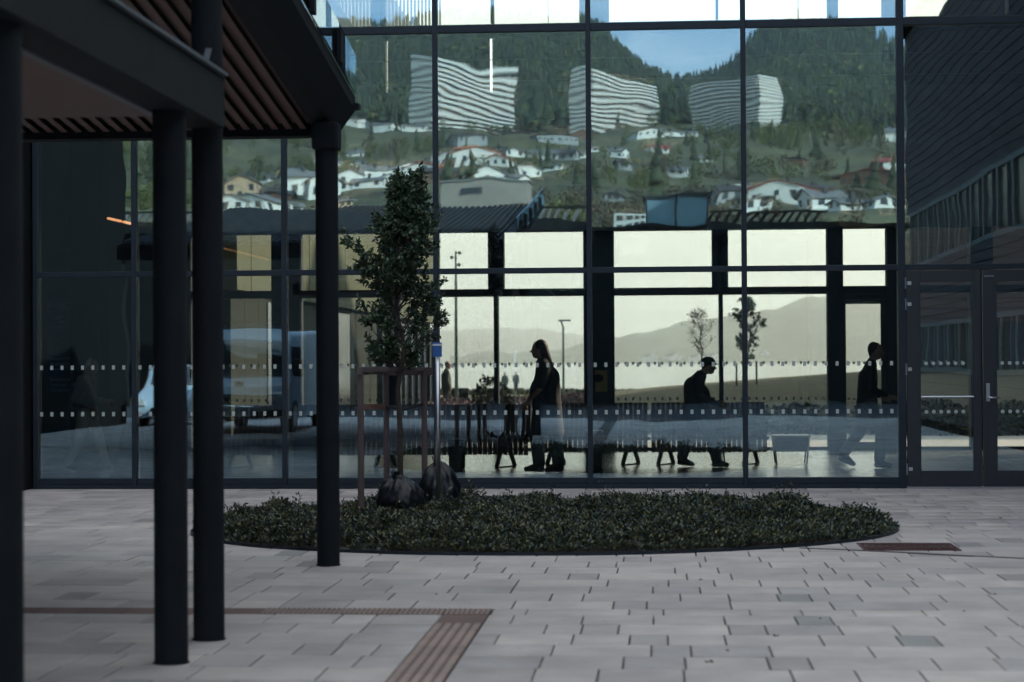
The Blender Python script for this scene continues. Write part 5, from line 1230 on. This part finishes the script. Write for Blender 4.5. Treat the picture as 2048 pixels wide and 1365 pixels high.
# car
D = 47; p = mirP(335, 800, D); t = lthing('car', 'light blue parked hatchback at the far left, seen in the glass', 'car', (p.x, p.y, 0))
cpr = [(0,.25),(.06,.45),(-.02,.68),(-.9,.95),(-1.6,1.42),(-3.0,1.47),(-3.9,1.0),(-4.1,.6),(-4.05,.28)]
b = MB(); b.prism(cpr, -.86, .86, 'x'); o = b.build('body', van_p, t, bevel=.09)
MB().prism([(-1.0,1.0),(-1.56,1.405),(-1.53,1.43),(-.93,1.0)], -.7, .7, 'x').build('windscreen', vgl, t)
for s_ in (-1,1):
    MB().box((s_*.72-.13,-.05,.55),(s_*.72+.13,.075,.68)).build('headlight', MATS['headlight'], t, bevel=.02)
    MB().prism([(-1.1,1.0),(-1.65,1.36),(-3.0,1.40),(-3.5,1.02)], s_*.862, s_*.872, 'x').build('side_window', vgl, t)
    for yw in (-.75,-3.3):
        prw = [(.31*math.cos(a_), .31*math.sin(a_)) for a_ in np.linspace(0, 2*math.pi, 25)[:-1]]; w_o = MB().prism([(yw+q[0], .31+q[1]) for q in prw], s_*.70, s_*.88, 'x').build('wheel', blk, t)
        MB().prism([(yw+q[0]*.6, .31+q[1]*.6) for q in prw], s_*.88, s_*.89, 'x').build('rim', silver, w_o)
MB().box((-.45,.03,.34),(.45,.07,.5)).build('grille', blk, t); MB().box((-.25,.062,.52),(.25,.075,.6)).build('number_plate', MATS['plate white'], t)

# forests: conifers and leafy crowns joined as masses
def cone_mass(pts_, hs, seed):
    rs = np.random.RandomState(seed); n = len(pts_); K = 6; T_ = 3; V_, F_ = [], []; base_i = 0
    for t_ in range(T_):
        z0 = .12+.27*t_; z1 = min(1.0, z0+.42); rad = .20*(1-t_*.28)
        ang = np.linspace(0, 2*math.pi, K, endpoint=False)[None,:]+rs.rand(n,1)*6
        rr = hs[:,None]*rad*(.75+.5*rs.rand(n,K)); ring = np.stack([pts_[:,0:1]+rr*np.cos(ang), pts_[:,1:2]+rr*np.sin(ang), np.repeat(pts_[:,2:3]+hs[:,None]*z0, K, 1)+hs[:,None]*(.03*rs.rand(n,K))], 2)
        tip = np.stack([pts_[:,0], pts_[:,1], pts_[:,2]+hs*z1], 1)[:,None]; vv = np.concatenate([ring, tip], 1).reshape(-1,3)
        k0 = (np.arange(n)*(K+1))[:,None]+base_i; a_ = np.arange(K)[None,:]; ff = np.stack([k0+a_, k0+(a_+1)%K, np.repeat(k0+K, K, 1)], 2).reshape(-1,3)
        V_.append(vv); F_.append(ff); base_i += len(vv)
    return np.concatenate(V_), np.concatenate(F_)
def puff_mass(pts_, hs, seed, per=60, lsz=.17):
    rs = np.random.RandomState(seed); n = len(pts_); u = rs.normal(size=(n,per,3)); u /= np.linalg.norm(u, axis=2, keepdims=True); r = (.55+.5*rs.rand(n,per,1))
    lobe = 1+.25*np.sin(u[:,:,0:1]*5+rs.rand(n,1,1)*6)*np.cos(u[:,:,2:3]*4+rs.rand(n,1,1)*6)
    c = pts_[:,None,:]+np.array([0,0,1])*hs[:,None,None]*.58+u*r*lobe*hs[:,None,None]*np.array([.42,.42,.45]); c = c.reshape(-1,3); nn = (u+rs.normal(size=u.shape)*.5).reshape(-1,3)
    s = np.repeat(hs, per)*lsz*(.6+.8*rs.rand(n*per)); return leaves(c-nn*s[:,None]*.3, np.cross(nn, rs.normal(size=nn.shape)), s, asp=.5, fold=.15, rs=rs)
con_m = leafmat('spruce', (.016,.028,.014), (.055,.075,.035), .9); lef_m = leafmat('spring leaf', (.04,.05,.018), (.15,.17,.05), .9); bare_m = leafmat('bare twigs', (.06,.05,.035), (.15,.125,.08), .9)
rs = np.random.RandomState(77)
def scatter(n, d0, d1, x0=-300, x1=2350):
    x = x0+(x1-x0)*rs.rand(n); d = np.exp(math.log(d0)+(math.log(d1)-math.log(d0))*rs.rand(n)); return np.array([ground_at(a_, b_) for a_, b_ in zip(x, d)]), d, x
pt, d, x = scatter(26000, 1190, 2060); v, f = cone_mass(pt, 9+9*rs.rand(len(pt)), 1); tag(raw('conifer_forest', v, f, con_m, kind='stuff'), 'dark spruce forest covering the high hills, seen in the glass', 'forest')
pt, d, x = scatter(4200, 1190, 1900); v, f = puff_mass(pt, 9+7*rs.rand(len(pt)), 2, 30); tag(raw('leafy_forest', v, f, lef_m, kind='stuff'), 'light green leafy wood on the lower hill slopes, seen in the glass', 'forest')
def free(pt, x, d, hs):
    keep = np.ones(len(pt), bool)
    for i in range(len(pt)):
        yy_ = yrow(x[i], d[i])
        for (hx, hy, wp, hp, c) in HS:
            if abs(x[i]-hx) < wp*.6 and hy-4 < yy_ and yy_-hs[i]/d[i]*FPX < hy-hp*.12 and rs.rand() < .93: keep[i] = False; break
        if 870 < x[i] < 1080 and 410 < yy_ < 470: keep[i] = False
    return keep
pt, d, x = scatter(3600, 190, 1150); hs = (2.4+3.4*rs.rand(len(pt)))*np.clip(d/500,.8,1.6); cl_ = noise2(pt[:,0], pt[:,1], 45, 41) > .42; pt, d, x, hs = pt[cl_], d[cl_], x[cl_], hs[cl_]; k = free(pt, x, d, hs); pt, d, x, hs = pt[k], d[k], x[k], hs[k]; typ = noise2(pt[:,0], pt[:,1], 70, 31)
L1 = typ > .45
v, f = puff_mass(pt[L1], hs[L1], 3, 110, .10); tag(raw('town_trees', v, f, lef_m, kind='stuff'), 'olive green leafy trees between the town houses, seen in the glass', 'trees')
v, f = puff_mass(pt[~L1], hs[~L1], 4, 110, .10); tag(raw('bare_trees', v, f, bare_m, kind='stuff'), 'brownish half bare trees between the town houses, seen in the glass', 'trees')
pt, d, x = scatter(130, 420, 1150); v, f = cone_mass(pt, 6+5*rs.rand(len(pt)), 9); tag(raw('town_spruces', v, f, con_m, kind='stuff'), 'scattered dark spruces in the hillside town, seen in the glass', 'trees')

# ---------------- air ----------------
HAZE = True
if HAZE:
    hm = bpy.data.materials.new('haze'); hm.use_nodes = True; t_ = hm.node_tree; t_.nodes.clear(); o_ = t_.nodes.new('ShaderNodeOutputMaterial'); pv = t_.nodes.new('ShaderNodeVolumePrincipled')
    pv.inputs['Color'].default_value = (.88,.95,1.0,1); pv.inputs['Density'].default_value = .00010; pv.inputs['Anisotropy'].default_value = .55; t_.links.new(pv.outputs[0], o_.inputs['Volume'])
    hz = MB().box((-17500,-3200,-75),(17500,19500,900)).build('haze', hm); hz['kind'] = 'stuff'; hz['label'] = 'thin bright haze over the fjord and the hills'; hz['category'] = 'haze'
